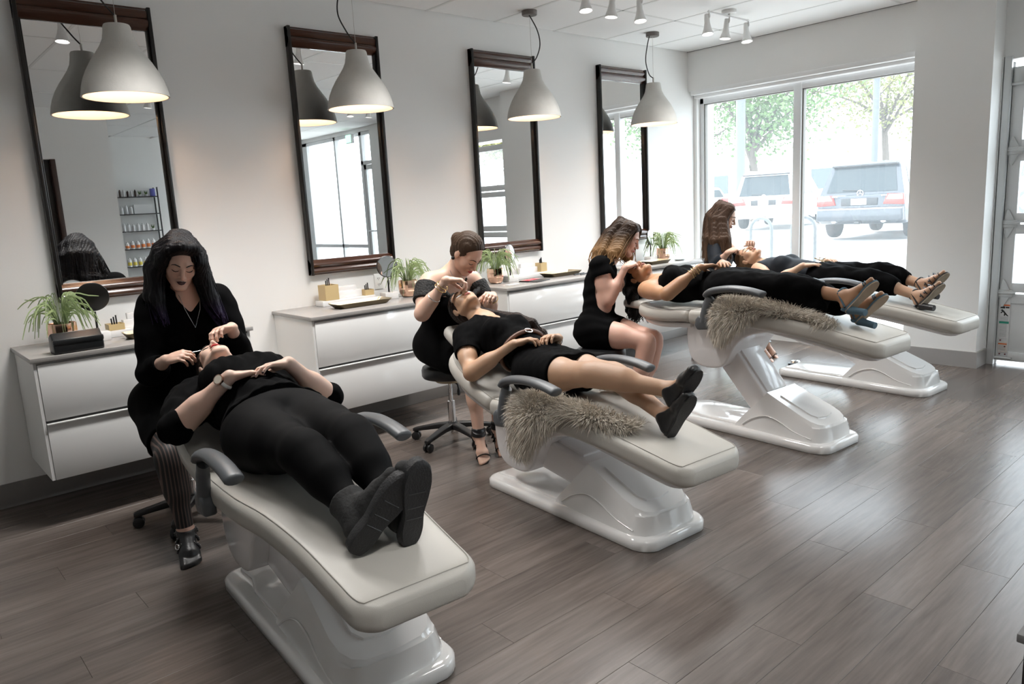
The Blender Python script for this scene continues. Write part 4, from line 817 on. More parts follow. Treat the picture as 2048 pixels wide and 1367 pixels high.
def hair(p, m, locks, cap=True, hairline=0.055, strands=5, seed=1, tuck=0.0, wave=0.006, h=0.004, bun=None, part=0.0):
    """skull cap plus lock chains (world points, radii) with loose strands along them."""
    R, c = p['RH'], p['Hc']; P = lambda x, y, z: c+x*R[0]+y*R[1]+z*R[2]; pr = []
    if cap:
        pr.append(ellip(P(0, -0.016, 0.042), (0.083, 0.100, 0.090), R, 0.01)); pr.append(ellip(P(0, -0.045, -0.01), (0.074, 0.068, 0.085), R, 0.03))
    for pts, r in locks:
        q = [V3(v) for v in pts]; rr = r if isinstance(r, (list, tuple)) else [r]*len(q)
        for a, b, ra, rb in zip(q, q[1:], rr, rr[1:]): pr.append(cone(a, b, ra, rb, 0.018))
    f = Field(pr, h)
    f.ripple(0.0016, 430, V3(0.8, 0.6, 0), V3(0, 0, 1), 0.3, 16); f.ripple(0.0010, 700, V3(-0.5, 0.85, 0), V3(0, 0, 1), 1.3, 22)
    # clear the face: everything ahead of the hairline plane and below the fringe height
    n1 = nrm(R[1]*1.0-R[2]*0.62); X, Y, Z = f.grid(); q0 = P(0, hairline, 0.052)
    pl = ((X-q0[0])*n1[0]+(Y-q0[1])*n1[1]+(Z-q0[2])*n1[2]).astype(np.float32)
    lx = np.abs((X-c[0])*R[0][0]+(Y-c[1])*R[0][1]+(Z-c[2])*R[0][2]); face_box = np.maximum(lx-0.062-tuck, -((X-c[0])*R[2][0]+(Y-c[1])*R[2][1]+(Z-c[2])*R[2][2])-0.125).astype(np.float32)
    f.D = np.maximum(f.D, np.minimum(pl, -face_box)*1.0 if True else pl)
    V, Q = f.mesh(); o = link('hair', mesh_from([(V, Q, 0)], 'hair', p['base'], [m]), None, p['o'])
    if strands:
        r = random.Random(seed); bm = bmesh.new()
        for pts, rad in locks:
            rr = rad if isinstance(rad, (list, tuple)) else [rad]*len(pts)
            ln_ = sum(np.linalg.norm(V3(a_)-V3(b_)) for a_, b_ in zip(pts, pts[1:]))
            for k in range(strands if ln_ > 0.24 else 0):
                ph = r.random()*6.28; sp = catmull([tuple(V3(v)-p['base']) for v in pts], 6); n = len(sp); drop = 0.045*r.random(); off = Vector((r.gauss(0, 1), r.gauss(0, 1), r.gauss(0, 0.4))).normalized(); out = []
                for i, v in enumerate(sp):
                    t = i/(n-1); R_ = float(np.interp(t*(len(rr)-1), range(len(rr)), rr))
                    out.append(v+off*(R_*(0.9+0.15*t)+0.006*t)+Vector((math.sin(ph+t*5), math.cos(ph*1.3+t*4), 0))*wave*t+Vector((0, 0, -drop*t*t)))
                tube_bm(out, [0.0035*(1-0.75*i/(n-1))+0.0008 for i in range(n)], 5, bm)
        link('loose_strands', to_mesh(bm, 'loose_strands', 70), m, o)
    return o
# ================================================================== people
M_blk1 = mat('black_jersey', (0.0016, 0.0016, 0.0019), 0.9, spec=0.07, bump=(200, 0.08)); M_blk2 = mat('black_leggings', (0.0028, 0.0028, 0.0032), 0.75, spec=0.10, bump=(260, 0.05)); M_navy = mat('ink_blue_top', (0.007, 0.010, 0.015), 0.7, spec=0.2, bump=(200, 0.06)); M_lace = mat('black_lace', (0.008, 0.008, 0.008), 0.8, bump=(90, 1.0))
M_lthr = mat('black_shoe_leather', (0.010, 0.010, 0.011), 0.35, bump=(120, 0.1)); M_sole = mat('black_rubber_sole', (0.016, 0.016, 0.017), 0.6, bump=(150, 0.3)); M_gold = mat('gold_metal', (0.72, 0.52, 0.25), 0.25, 1.0); M_rose = mat('rose_gold', (0.75, 0.48, 0.38), 0.25, 1.0); M_silver = mat('silver_metal', (0.75, 0.75, 0.75), 0.2, 1.0)
M_nail = mat('dark_nail_polish', (0.03, 0.008, 0.015), 0.15); M_patch = mat('eye_pad_white', (0.85, 0.85, 0.84), 0.5)
UP = V3(0, 0, 1)
def CD_(i, u, v, z): a = math.radians(-94); return V3(u*math.cos(a)-v*math.sin(a), u*math.sin(a)+v*math.cos(a), z)
def C_(i): return lambda u, v, z: V3(tuple(ch(i, u, v, z)))
def nails(p, s, m, r=0.0052):
    bm = bmesh.new()
    for t in p['J']['tips'+s]: bmesh.ops.create_icosphere(bm, subdivisions=1, radius=r, matrix=Matrix.Translation(Vector(tuple(V3(t)-p['base']+V3(0, 0, 0.0022)))))
    return link('fingernails', to_mesh(bm, 'fingernails', 80), m, p['o'])
def ring_of(p, name, c, axis, r, tube_r, m, n=24, sq=1.0):
    a = nrm(axis); u = nrm(np.cross(a, UP if abs(a[2]) < 0.9 else V3(1, 0, 0))); w = np.cross(a, u)
    pts = [V3(c)+r*(u*math.cos(2*math.pi*k/n)+w*sq*math.sin(2*math.pi*k/n)) for k in range(n+1)]
    return child_tubes(p, name, [(pts, tube_r)], m, 8)
def lerp(a, b, t): return V3(a)*(1-t)+V3(b)*t
def lash_tool(a, b, label, parent_name='tweezers'):
    a, b = V3(a), V3(b); d = nrm(b-a); s = nrm(np.cross(d, UP)); c = (a+b)/2; bm = bmesh.new()
    for k in (-1, 1): tube_bm([Vector(tuple(q-a)) for q in (a, lerp(a, b, 0.3)+s*k*0.003, lerp(a, b, 0.7)+s*k*0.004, b+s*k*0.0006)], [0.0026, 0.0030, 0.0026, 0.0008], 6, bm)
    o = link(parent_name, to_mesh(bm, parent_name, 60), mat('tool_steel', (0.7, 0.7, 0.7), 0.2, 1.0)); o.location = Vector(tuple(a)); tag(o, label, 'tweezers', 'lash tweezers'); return o
# ---- nearest stylist, long black hair
J = dict(pelvis=(1.12, 3.93, 0.63), pf=(0, -1, 0), pu=(0, 0, 1), chest=(1.20, 3.87, 0.95), cf=(-0.05, -1, -0.22), cu=(0.06, -0.2, 1), neck=(1.215, 3.82, 1.17), head=(1.18, 3.74, 1.325), hf=(-0.20, -0.84, -0.50), hu=(0.06, -0.46, 0.88),
    shR=(1.055, 3.86, 1.12), shL=(1.385, 3.86, 1.12), elR=(0.985, 3.78, 0.80), wrR=(1.015, 3.60, 0.885), handR=((0.55, -0.62, 0.2), (0.6, 0.1, -0.7), (38, 45, 25), 4, (0.4, 0.8, 0.5), 12), elL=(1.43, 3.77, 0.82), wrL=(1.325, 3.575, 0.995), handL=((-0.85, -0.40, 0.05), (0.0, -0.3, -1), (30, 42, 25), 5, (0.4, 0.8, 0.5), 12),
    hipR=(1.04, 3.90, 0.59), hipL=(1.22, 3.90, 0.59), knR=(0.94, 3.49, 0.47), knL=(1.26, 3.50, 0.47), anR=(0.955, 3.44, 0.115), anL=(1.25, 3.47, 0.12), footR=((-0.25, -0.95, -0.25), (0, 0, -1)), footL=((0, -0.95, -0.25), (0, 0, -1)), fat=1.12, arm=1.12)
S1 = person('stylist with long black purple-tipped hair and black V-neck top, seated at the nearest chair', J, skin('skin_fair', (0.62, 0.40, 0.31)), (1.12, 3.87, 0))
B = S1['B']; nk = V3(J['neck']); RC = S1['RC']
garment(S1, 'knit_top', ['pelvis', 'waist', 'ribs', 'bust', 'yoke', 'uarmR', 'uarmL', 'farmR', 'farmL'], M_blk1, 0.011, keep=[(nk+RC[2]*0.045, RC[2])], cut=[cone(lerp(J['wr'+s], J['el'+s], 0.02), V3(J['wr'+s])+nrm(V3(J['wr'+s])-V3(J['el'+s]))*0.2, 0.06, 0.08) for s in 'RL'] + [cone(nk+RC[1]*0.12+RC[2]*0.02, V3(J['chest'])+RC[1]*0.20+RC[2]*0.03, 0.10, 0.022, 0.01), cone(nk+RC[2]*0.05, nk+RC[2]*0.2, 0.075, 0.1)], ripple=[(0.002, 60, (0, 0, 1), (1, 0, 0))])
garment(S1, 'skirt', ['pelvis', 'thighR', 'thighL'], M_blk1, 0.02, keep=[((1.1, 3.60, 0.5), (0, -1, -0.05))], extra=[cone((1.13, 3.85, 0.60), (1.12, 3.60, 0.53), 0.10, 0.09, 0.05)])
stk = mat('striped_stocking', (0.012, 0.011, 0.011), 0.6)
_nt = stk.node_tree; _w = _nt.nodes.new('ShaderNodeTexWave'); _w.bands_direction = 'X'; _w.inputs['Scale'].default_value = 22; _w.inputs['Distortion'].default_value = 0.3; _r = _nt.nodes.new('ShaderNodeValToRGB'); _r.color_ramp.elements[0].position = 0.62; _r.color_ramp.elements[0].color = (0.008, 0.008, 0.008, 1); _r.color_ramp.elements[1].position = 0.75; _r.color_ramp.elements[1].color = (0.10, 0.065, 0.055, 1)
_tc = _nt.nodes.new('ShaderNodeTexCoord'); _nt.links.new(_tc.outputs['Object'], _w.inputs[0]); _nt.links.new(_w.outputs['Fac'], _r.inputs[0]); _nt.links.new(_r.outputs[0], _nt.nodes['Principled BSDF'].inputs['Base Color'])
garment(S1, 'stockings', ['thighR', 'thighL', 'calfR', 'calfL'], stk, 0.003, keep=[((0, 3.64, 0), (0, 1, 0))])
for s in 'RL':
    sh = garment(S1, 'shoe', ['foot'+s], M_lthr, 0.007, keep=[(V3(J['an'+s])+V3(0, 0, 0.01), (0, 0, 1))], h=0.005)
    if s == 'R':
        an = V3(J['anR']); t = nrm(J['footR'][0])
        for k, f in enumerate((-0.005, 0.035, 0.07)):
            c = an+t*f+V3(0, 0, -0.02-0.018*k); pts = [c+V3(-0.045*math.cos(a), 0.012*math.cos(a), 0.040*math.sin(a)) for a in np.linspace(0, math.pi, 10)]
            st = child_tubes(S1, 'shoe_strap', [(pts, 0.006)], M_lthr, 6)
            bm = bmesh.new()
            for q in pts[1:-1]: bmesh.ops.create_icosphere(bm, subdivisions=1, radius=0.0032, matrix=Matrix.Translation(Vector(tuple(q*1.0-S1['base']+nrm(q-c)*0.006))))
            link('stud', to_mesh(bm, 'stud', 80), M_silver, S1['o'])
        ring_of(S1, 'buckle', an+t*0.05+V3(-0.05, -0.01, -0.03), (-1, -0.4, 0.3), 0.012, 0.0022, M_silver)
face(S1, mat('lip_dark_plum', (0.045, 0.010, 0.014), 0.35), (0.010, 0.008, 0.008))
hm = hair_mat('hair_black_purple', (0.0045, 0.004, 0.005), (0.014, 0.007, 0.030), (1.05, 1.14))
R = S1['RH']; c = S1['Hc']; Pq = lambda x, y, z: c+x*R[0]+y*R[1]+z*R[2]
locks = []
for x0, y0, xs, tipx, tipy, tipz in ((0.07, 0.03, 0.10, 1.065, 3.725, 1.07), (0.08, -0.01, 0.115, 1.045, 3.78, 1.06), (0.075, -0.05, 0.10, 1.06, 3.84, 1.05), (0.0, -0.10, 0.0, 1.22, 3.92, 1.03), (-0.05, -0.09, -0.07, 1.31, 3.90, 1.03), (0.05, -0.09, 0.07, 1.11, 3.90, 1.04), (0.025, -0.105, 0.03, 1.17, 3.93, 1.03), (-0.025, -0.105, -0.03, 1.26, 3.92, 1.03), (-0.075, -0.03, -0.11, 1.36, 3.82, 1.05), (-0.075, 0.015, -0.11, 1.345, 3.735, 1.02), (-0.066, 0.045, -0.10, 1.335, 3.70, 1.03), (-0.06, 0.05, -0.095, 1.315, 3.69, 1.06)):
    locks.append(([Pq(x0*0.6, y0*0.8+0.0, 0.095), Pq(x0*1.1, y0, 0.03), Pq(xs, y0-0.01, -0.06), lerp(Pq(xs*1.15, y0-0.015, -0.12), (tipx, tipy, tipz), 0.45), V3(tipx, tipy, tipz)], [0.026, 0.034, 0.036, 0.032, 0.012]))
locks.append(([Pq(-0.05, 0.05, 0.105), Pq(0.01, 0.062, 0.112), Pq(0.055, 0.045, 0.085), Pq(0.082, 0.01, 0.03)], [0.02, 0.026, 0.026, 0.02]))
hair(S1, hm, locks, strands=14, wave=0.008, tuck=-0.002)
child_tubes(S1, 'necklace', [([nk+RC[0]*-0.05+RC[1]*0.05+RC[2]*0.0, nk+RC[0]*-0.035+RC[1]*0.105-RC[2]*0.06, nk+RC[1]*0.15-RC[2]*0.14, nk+RC[0]*0.035+RC[1]*0.105-RC[2]*0.06, nk+RC[0]*0.05+RC[1]*0.05], 0.0016)], M_silver)
ring_of(S1, 'nose_ring', S1['Hc']+S1['RH'][1]*0.108-S1['RH'][2]*0.042, S1['RH'][1]+S1['RH'][0]*0.3, 0.0055, 0.0008, M_silver, 14)
nails(S1, 'R', M_nail); nails(S1, 'L', M_nail)
tR, tL = J['tipsR'], J['tipsL']
lash_tool(lerp(tR[0], tR[4], 0.5)+V3(-0.095, 0.01, 0.012), lerp(tR[0], tR[4], 0.5)+V3(0.03, -0.03, 0.03), 'thin steel tweezers in the right hand of the black-haired stylist')
# ---- client 1, booted
c1 = C_(1); d1 = lambda u, v, z: CD_(1, u, v, z)
J = dict(pelvis=c1(-0.30, 0, 0.705), pf=d1(0, 0, 1), pu=d1(-1, 0, 0.1), chest=c1(-0.67, 0, 0.755), cf=d1(0.25, 0, 1), cu=d1(-1, 0, 0.25), neck=c1(-0.895, 0, 0.80), head=c1(-1.055, 0, 0.845), hf=d1(-0.05, -0.12, 1), hu=d1(-1, 0, -0.05),
    shR=c1(-0.83, -0.19, 0.76), shL=c1(-0.83, 0.19, 0.76), elR=c1(-0.575, -0.315, 0.705), wrR=c1(-0.47, -0.115, 0.895), handR=(d1(0.15, 1, 0.03), d1(0.2, 0, -1), (10, 14, 10), 4), elL=c1(-0.56, 0.32, 0.71), wrL=c1(-0.44, 0.115, 0.915), handL=(d1(0.05, -1, 0.04), d1(0.2, 0, -1), (14, 22, 16), 5),
    hipR=c1(-0.26, -0.10, 0.685), hipL=c1(-0.26, 0.10, 0.685), knR=c1(0.14, -0.085, 0.725), knL=c1(0.13, 0.10, 0.735), anR=c1(0.455, -0.045, 0.585), anL=c1(0.475, 0.075, 0.58), footR=(d1(0.25, 0.60, 0.75), d1(1, -0.15, -0.2)), footL=(d1(0.22, 0.08, 0.97), d1(1, 0, -0.2)), fat=1.26, arm=1.22, leg=1.24)
K1 = person('client in black top, leggings and black boots lying on the nearest chair, hands folded', J, skin('skin_fair_b', (0.66, 0.44, 0.345)), ch(1, -0.3, 0, 0)); RC = K1['RC']; nk = V3(J['neck'])
def mid_cut(a, b, t): return (lerp(a, b, t), nrm(V3(b)-V3(a)))
garment(K1, 'black_blouse', ['pelvis', 'waist', 'ribs', 'bust', 'yoke', 'uarmR', 'uarmL'], M_blk1, 0.016, keep=[mid_cut(J['chest'], J['pelvis'], 0.95), (nk+RC[2]*0.015, RC[2])], cut=[cone(nk+RC[1]*0.08+RC[2]*0.02, nk+RC[1]*0.1+RC[2]*0.2, 0.075, 0.09)], extra=[cone(V3(J['chest'])+RC[1]*0.085+RC[0]*0.07, V3(J['chest'])+RC[1]*0.085-RC[0]*0.07, 0.085, 0.085, 0.06), cone(V3(J['chest'])+RC[1]*0.08, V3(J['pelvis'])+RC[1]*0.05, 0.085, 0.10, 0.06), cone(J['elR'], lerp(J['elR'], J['wrR'], 0.12), 0.058, 0.056, 0.03), cone(J['elL'], lerp(J['elL'], J['wrL'], 0.12), 0.060, 0.058, 0.03)], ripple=[(0.003, 55, d1(0, 1, 0), d1(1, 0, 0)), (0.002, 120, d1(0.3, 1, 0), d1(1, 0, 0.4), 1.0)])
lg = garment(K1, 'leggings', ['pelvis', 'thighR', 'thighL', 'calfR', 'calfL'], M_blk2, 0.006, keep=[mid_cut(J['pelvis'], J['chest'], 0.25)])
def dens(o): return [(v.x, v.y) for v in catmull([(a, b, 0) for a, b in o]+[(o[0][0], o[0][1], 0)], 4)[:-1]]
def boot(p, s, m, msole, cuff=0.05, k=1.0):
    an = V3(p['J']['an'+s]); t, dn = p['J']['foot'+s]; t = nrm(t); dn = nrm(V3(dn)-t*(V3(dn)@t)); sd = np.cross(t, dn)
    o = garment(p, 'boot', ['foot'+s], m, 0.012*k, extra=[cone(an, lerp(an, p['J']['kn'+s], 0.22), 0.052*k, 0.056*k, 0.02), cone(an+t*0.06+dn*0.035, an+t*0.145+dn*0.048, 0.042*k, 0.034*k, 0.02)], keep=[(lerp(an, p['J']['kn'+s], 0.20), nrm(V3(p['J']['kn'+s])-an)), (an+dn*0.082*k, dn)], h=0.005, ripple=[(0.0014, 90, t, sd)])
    secs = []
    outl = [(-0.065, 0.0), (-0.058, 0.022), (-0.02, 0.031), (0.03, 0.029), (0.08, 0.037), (0.13, 0.041), (0.17, 0.032), (0.19, 0.012), (0.192, 0.0)]; outl = dens(outl+[(a, -b) for a, b in reversed(outl[1:-1])])
    for z, g in ((0.074, 0.97), (0.078, 1.05), (0.104, 1.05), (0.110, 0.98)): secs.append([tuple(an+t*(0.062+(a-0.062)*g)*k+sd*b*g*1.06*k+dn*z*k-p['base']) for a, b in outl])
    so = link('boot_sole', loft_me(secs, 'boot_sole', 40), msole, o)
    gro = []
    for a in (0.02, 0.055, 0.10): gro.append(([an+t*a*k+sd*0.026*k+dn*0.1095*k, an+t*a*k-sd*0.026*k+dn*0.1095*k], 0.0022))
    for pts, r in gro: link('tread_groove', to_mesh(tube_bm([Vector(tuple(q-p['base'])) for q in pts], r, 6), 'tread_groove'), M_lthr, o)
boot(K1, 'R', mat('boot_suede', (0.022, 0.022, 0.022), 0.85, bump=(60, 0.4), noise=(18, 0.5)), M_sole, k=1.1); boot(K1, 'L', _M['boot_suede'], M_sole, k=1.1)
face(K1, mat('lip_red', (0.42, 0.02, 0.025), 0.35), (0.02, 0.014, 0.012))
R = K1['RH']; c = K1['Hc']; Pq = lambda x, y, z: c+x*R[0]+y*R[1]+z*R[2]
hair(K1, hair_mat('hair_dark_brown', (0.016, 0.010, 0.008)), [([Pq(-0.06, -0.06, 0.06), Pq(-0.085, -0.07, 0.0), Pq(-0.09, -0.09, -0.06)], 0.03), ([Pq(0.06, -0.06, 0.06), Pq(0.085, -0.07, 0.0), Pq(0.09, -0.09, -0.06)], 0.03)], strands=5)
nails(K1, 'R', M_nail, 0.0058); nails(K1, 'L', M_nail, 0.0058)
wa = lerp(J['wrR'], J['elR'], 0.10); ax = nrm(V3(J['elR'])-V3(J['wrR'])); wt = ring_of(K1, 'watch_strap', wa, ax, 0.031, 0.0075, mat('watch_strap_white', (0.75, 0.73, 0.7), 0.5))
dcl = nrm(V3(-0.2, -0.6, 0.75)-ax*(V3(-0.2, -0.6, 0.75)@ax)); wc = wa+dcl*0.034; bm = bmesh.new(); tube_bm([Vector(tuple(wc-dcl*0.004-K1['base'])), Vector(tuple(wc+dcl*0.006-K1['base']))], 0.021, 24, bm); link('watch_case', to_mesh(bm, 'watch_case', 40), M_rose, wt)
bm = bmesh.new(); tube_bm([Vector(tuple(wc+dcl*0.006-K1['base'])), Vector(tuple(wc+dcl*0.0072-K1['base']))], 0.017, 24, bm); link('watch_dial', to_mesh(bm, 'watch_dial', 40), mat('dial_cream', (0.8, 0.72, 0.6), 0.3), wt)
ring_of(K1, 'bracelet', lerp(J['wrL'], J['elL'], 0.12), nrm(V3(J['elL'])-V3(J['wrL'])), 0.029, 0.0016, M_rose)
# ring on the hand
tl = J['tipsL']; bm = bmesh.new(); bmesh.ops.create_icosphere(bm, subdivisions=2, radius=0.011, matrix=Matrix.Translation(Vector(tuple(lerp(J['wrL'], tl[1], 0.72)+V3(0, 0, 0.012)-K1['base'])))); link('finger_ring', to_mesh(bm, 'finger_ring', 30), mat('ring_stone', (0.8, 0.8, 0.82), 0.15, 0.6), K1['o'])
# ---- stylist 2, off-shoulder lace
J = dict(pelvis=(2.75, 3.84, 0.675), pf=(-0.1, -1, 0), pu=(0, -0.1, 1), chest=(2.765, 3.77, 0.93), cf=(-0.08, -0.95, -0.32), cu=(0.0, -0.3, 0.95), neck=(2.77, 3.69, 1.125), head=(2.80, 3.575, 1.235), hf=(0.10, -0.66, -0.74), hu=(0.12, -0.72, 0.68),
    shR=(2.60, 3.72, 1.075), shL=(2.93, 3.70, 1.055), elR=(2.465, 3.62, 0.90), wrR=(2.540, 3.45, 1.105), handR=((0.85, -0.45, -0.10), (0.3, -0.2, -0.9), (35, 45, 30), 4, (0.4, 0.8, 0.5), 12), elL=(2.97, 3.60, 0.86), wrL=(2.885, 3.455, 0.975), handL=((-0.72, -0.55, 0.12), (-0.3, 0.25, -0.9), (35, 42, 25), 4, (0.4, 0.8, 0.5), 12),
    hipR=(2.66, 3.80, 0.645), hipL=(2.84, 3.80, 0.645), knR=(2.66, 3.42, 0.555), knL=(2.86, 3.44, 0.555), anR=(2.665, 3.40, 0.165), anL=(2.835, 3.42, 0.165), footR=((-0.30, -0.72, -0.55), (0, 0, -1)), footL=((-0.30, -0.72, -0.55), (0, 0, -1)), fat=0.98)
S2 = person('stylist with brown bun in black off-shoulder lace dress, bending over the second chair', J, skin('skin_light', (0.66, 0.43, 0.33)), (2.79, 3.83, 0)); RC = S2['RC']
garment(S2, 'black_dress', ['pelvis', 'waist', 'ribs', 'bust', 'thighR', 'thighL'], M_blk1, 0.012, keep=[(V3(J['chest'])+RC[2]*0.075, RC[2]), ((2.75, 3.47, 0.5), (0, -1, 0))], extra=[cone((2.75, 3.78, 0.65), (2.76, 3.48, 0.585), 0.095, 0.08, 0.05)], ripple=(0.0025, 50, (1, 0, 0.3), (0, 0, 1)))
garment(S2, 'lace_sleeve', ['uarmR'], M_lace, 0.016, keep=[mid_cut(J['shR'], J['elR'], 0.62), (lerp(J['shR'], J['elR'], 0.12), nrm(V3(J['shR'])-V3(J['elR'])))], ripple=(0.0013, 260, (1, 0, 1), (0, 1, 0)), h=0.005)
garment(S2, 'lace_sleeve', ['uarmL'], M_lace, 0.016, keep=[mid_cut(J['shL'], J['elL'], 0.55), (lerp(J['shL'], J['elL'], 0.12), nrm(V3(J['shL'])-V3(J['elL'])))], ripple=(0.0013, 260, (1, 0, 1), (0, 1, 0)), h=0.005)
ruf = []
for t in np.linspace(0, 1, 22): a = lerp(V3(J['shR'])+V3(-0.045, -0.02, -0.02), V3(J['shL'])+V3(0.045, -0.02, -0.02), t); ruf.append(a+RC[1]*(0.095*math.sin(math.pi*t)+0.025)+V3(0, 0, -0.035*math.sin(math.pi*t)+0.008*math.sin(t*60)))
child_tubes(S2, 'lace_trim', [(ruf, 0.016)], M_lace, 8)
face(S2, mat('lip_coral', (0.48, 0.06, 0.05), 0.35), (0.045, 0.028, 0.018))
R = S2['RH']; c = S2['Hc']; Pq = lambda x, y, z: c+x*R[0]+y*R[1]+z*R[2]
hair(S2, hair_mat('hair_brown', (0.055, 0.034, 0.022)), [([Pq(0.02, -0.10, 0.02), Pq(-0.01, -0.118, 0.0), Pq(-0.02, -0.105, -0.03)], 0.036)], strands=0, hairline=0.036, tuck=0.004)
bm = bmesh.new(); bmesh.ops.create_icosphere(bm, subdivisions=2, radius=0.011, matrix=Matrix.Translation(Vector(tuple(Pq(0.081, -0.012, -0.048)-S2['base'])))); link('earring', to_mesh(bm, 'earring', 60), M_lthr, S2['o'])
nkc = [V3(J['neck'])+RC[0]*x+RC[1]*(0.055+y)+RC[2]*z for x, y, z in ((0.06, 0.0, 0.03), (0.045, 0.035, -0.02), (0.02, 0.05, -0.05), (0, 0.054, -0.058), (-0.02, 0.05, -0.05), (-0.045, 0.035, -0.02), (-0.06, 0.0, 0.03))]
nko = child_tubes(S2, 'necklace', [(nkc, 0.002)], M_silver); bm = bmesh.new()
for q in catmull([tuple(v-S2['base']) for v in nkc[1:-1]], 3): bmesh.ops.create_icosphere(bm, subdivisions=1, radius=0.0085, matrix=Matrix.Translation(q))
link('necklace_stones', to_mesh(bm, 'necklace_stones'), M_lthr, nko)
ax = nrm(V3(J['elR'])-V3(J['wrR']))
for k, m_ in ((0.16, M_gold), (0.24, M_gold), (0.5, M_silver)): ring_of(S2, 'bracelet', lerp(J['wrR'], J['elR'], k), ax, 0.033+0.012*k, 0.0035, m_)
ring_of(S2, 'bracelet', lerp(J['wrL'], J['elL'], 0.2), nrm(V3(J['elL'])-V3(J['wrL'])), 0.034, 0.003, M_gold)
def heel_sandal(p, s, m, heel_h, heel_r=0.016, sole_c=None, straps=(0.0, 0.045, 0.125), block=1.0, heel_m=None):
    an = V3(p['J']['an'+s]); t, dn = p['J']['foot'+s]; t = nrm(t); dn = nrm(V3(dn)-t*(V3(dn)@t)); sd = np.cross(t, dn); b = p['base']; q = lambda x, y, z: an+x*sd+y*t+z*dn
    outl = [(-0.055, 0.0), (-0.045, 0.022), (0.0, 0.027), (0.06, 0.028), (0.11, 0.038), (0.15, 0.034), (0.178, 0.018), (0.184, 0.0)]; outl = dens(outl+[(a, -w) for a, w in reversed(outl[1:-1])])
    o = link('sandal', loft_me([[tuple(q(w, a, z)-b) for a, w in outl] for z in (0.078, 0.088)], 'sandal', 40), m, p['o'])
    if sole_c is not None: link('sandal_sole', loft_me([[tuple(q(w*0.97, a*0.99, z)-b) for a, w in outl] for z in (0.088, 0.094)], 'sandal_sole', 40), sole_c, o)
    hd = nrm(dn*0.80+t*0.50); h0 = q(0, -0.030, 0.085); bm = bmesh.new(); tube_bm([Vector(tuple(v-b)) for v in (h0, h0+hd*heel_h*0.5, h0+hd*heel_h)], [heel_r*1.35, heel_r*1.05, heel_r], 14, bm); link('heel', to_mesh(bm, 'heel', 40), heel_m or m, o)
    for k, f in enumerate(straps):
        zt = 0.0 if f < 0.02 else 0.02+0.25*f; w = 0.040 if f < 0.02 else 0.036+0.03*f
        pts = [q(w*math.cos(a), f+(-0.03*abs(math.cos(a)) if f < 0.02 else 0), (0.072 if f >= 0.02 else 0.03)-(0.072-zt+0.012 if f >= 0.02 else 0.045)*math.sin(a)) for a in np.linspace(0, math.pi, 13)]
        if f < 0.02: pts = [q(0.037*math.cos(a), -0.006+0.040*math.sin(a), -0.022-0.010*math.sin(a)) for a in np.linspace(0, 2*math.pi, 20)]
        bm = bmesh.new(); tube_bm([Vector(tuple(v-b)) for v in pts], 0.0075, 6, bm, 0.5); link('strap', to_mesh(bm, 'strap', 60), m, o)
    bm = bmesh.new(); tube_bm([Vector(tuple(v-b)) for v in (q(0.03, -0.03, 0.075), q(0.037, -0.006, -0.02))], 0.006, 6, bm); tube_bm([Vector(tuple(v-b)) for v in (q(-0.03, -0.03, 0.075), q(-0.037, -0.006, -0.02))], 0.006, 6, bm); tube_bm([Vector(tuple(v-b)) for v in (q(0.027, -0.045, 0.078), q(0.0, -0.058, 0.05), q(-0.027, -0.045, 0.078))], 0.010, 6, bm); link('heel_counter', to_mesh(bm, 'heel_counter', 60), m, o)
    return o
for s in 'RL':
    heel_sandal(S2, s, M_lthr, 0.085, 0.007, straps=(0.0, 0.03, 0.06, 0.13))
    garment(S2, 'sandal_cuff', ['calf'+s, 'foot'+s], M_lthr, 0.004, keep=[(V3(J['an'+s])+V3(0, 0, 0.035), (0, 0, 1)), (V3(J['an'+s])+V3(0, 0, -0.018), (0, 0, -1))])
lash_tool(V3(J['tipsR'][0])+V3(-0.05, 0.01, 0.055), V3(J['tipsR'][0])+V3(0.015, -0.01, 0.0), 'small tweezers held by the stylist in the lace dress')
# ---- client 2, flats
c2 = C_(2)
J = dict(pelvis=c2(-0.30, 0, 0.67), pf=d1(0.1, 0, 1), pu=d1(-1, 0, 0.25), chest=c2(-0.63, 0, 0.775), cf=d1(0.38, 0, 1), cu=d1(-1, 0, 0.38), neck=c2(-0.825, 0, 0.865), head=c2(-0.975, -0.01, 0.935), hf=d1(0.12, -0.28, 0.95), hu=d1(-0.97, 0.05, 0.15),
    shR=c2(-0.765, -0.175, 0.80), shL=c2(-0.765, 0.175, 0.80), elR=c2(-0.555, -0.285, 0.645), wrR=c2(-0.375, -0.125, 0.80), handR=(d1(0.62, 0.75, 0.22), d1(0.3, 0.2, -0.9), (25, 35, 25), 4), elL=c2(-0.55, 0.275, 0.66), wrL=c2(-0.315, 0.125, 0.80), handL=(d1(0.25, -0.92, 0.25), d1(0.2, -0.1, -0.9), (25, 35, 25), 4),
    hipR=c2(-0.26, -0.085, 0.645), hipL=c2(-0.26, 0.085, 0.645), knR=c2(0.13, -0.085, 0.705), knL=c2(0.12, 0.085, 0.675), anR=c2(0.545, 0.015, 0.68), anL=c2(0.515, 0.01, 0.56), footR=(d1(0.52, 0.0, 0.84), d1(0.84, -0.15, -0.5)), footL=(d1(0.50, 0.05, 0.85), d1(0.86, -0.2, -0.48)), fat=0.97, leg=1.04)
K2 = person('client in black wrap dress with brown belt and black flats on the second chair', J, skin('skin_tan', (0.47, 0.285, 0.18)), ch(2, -0.3, 0, 0)); RC = K2['RC']; nk = V3(J['neck'])
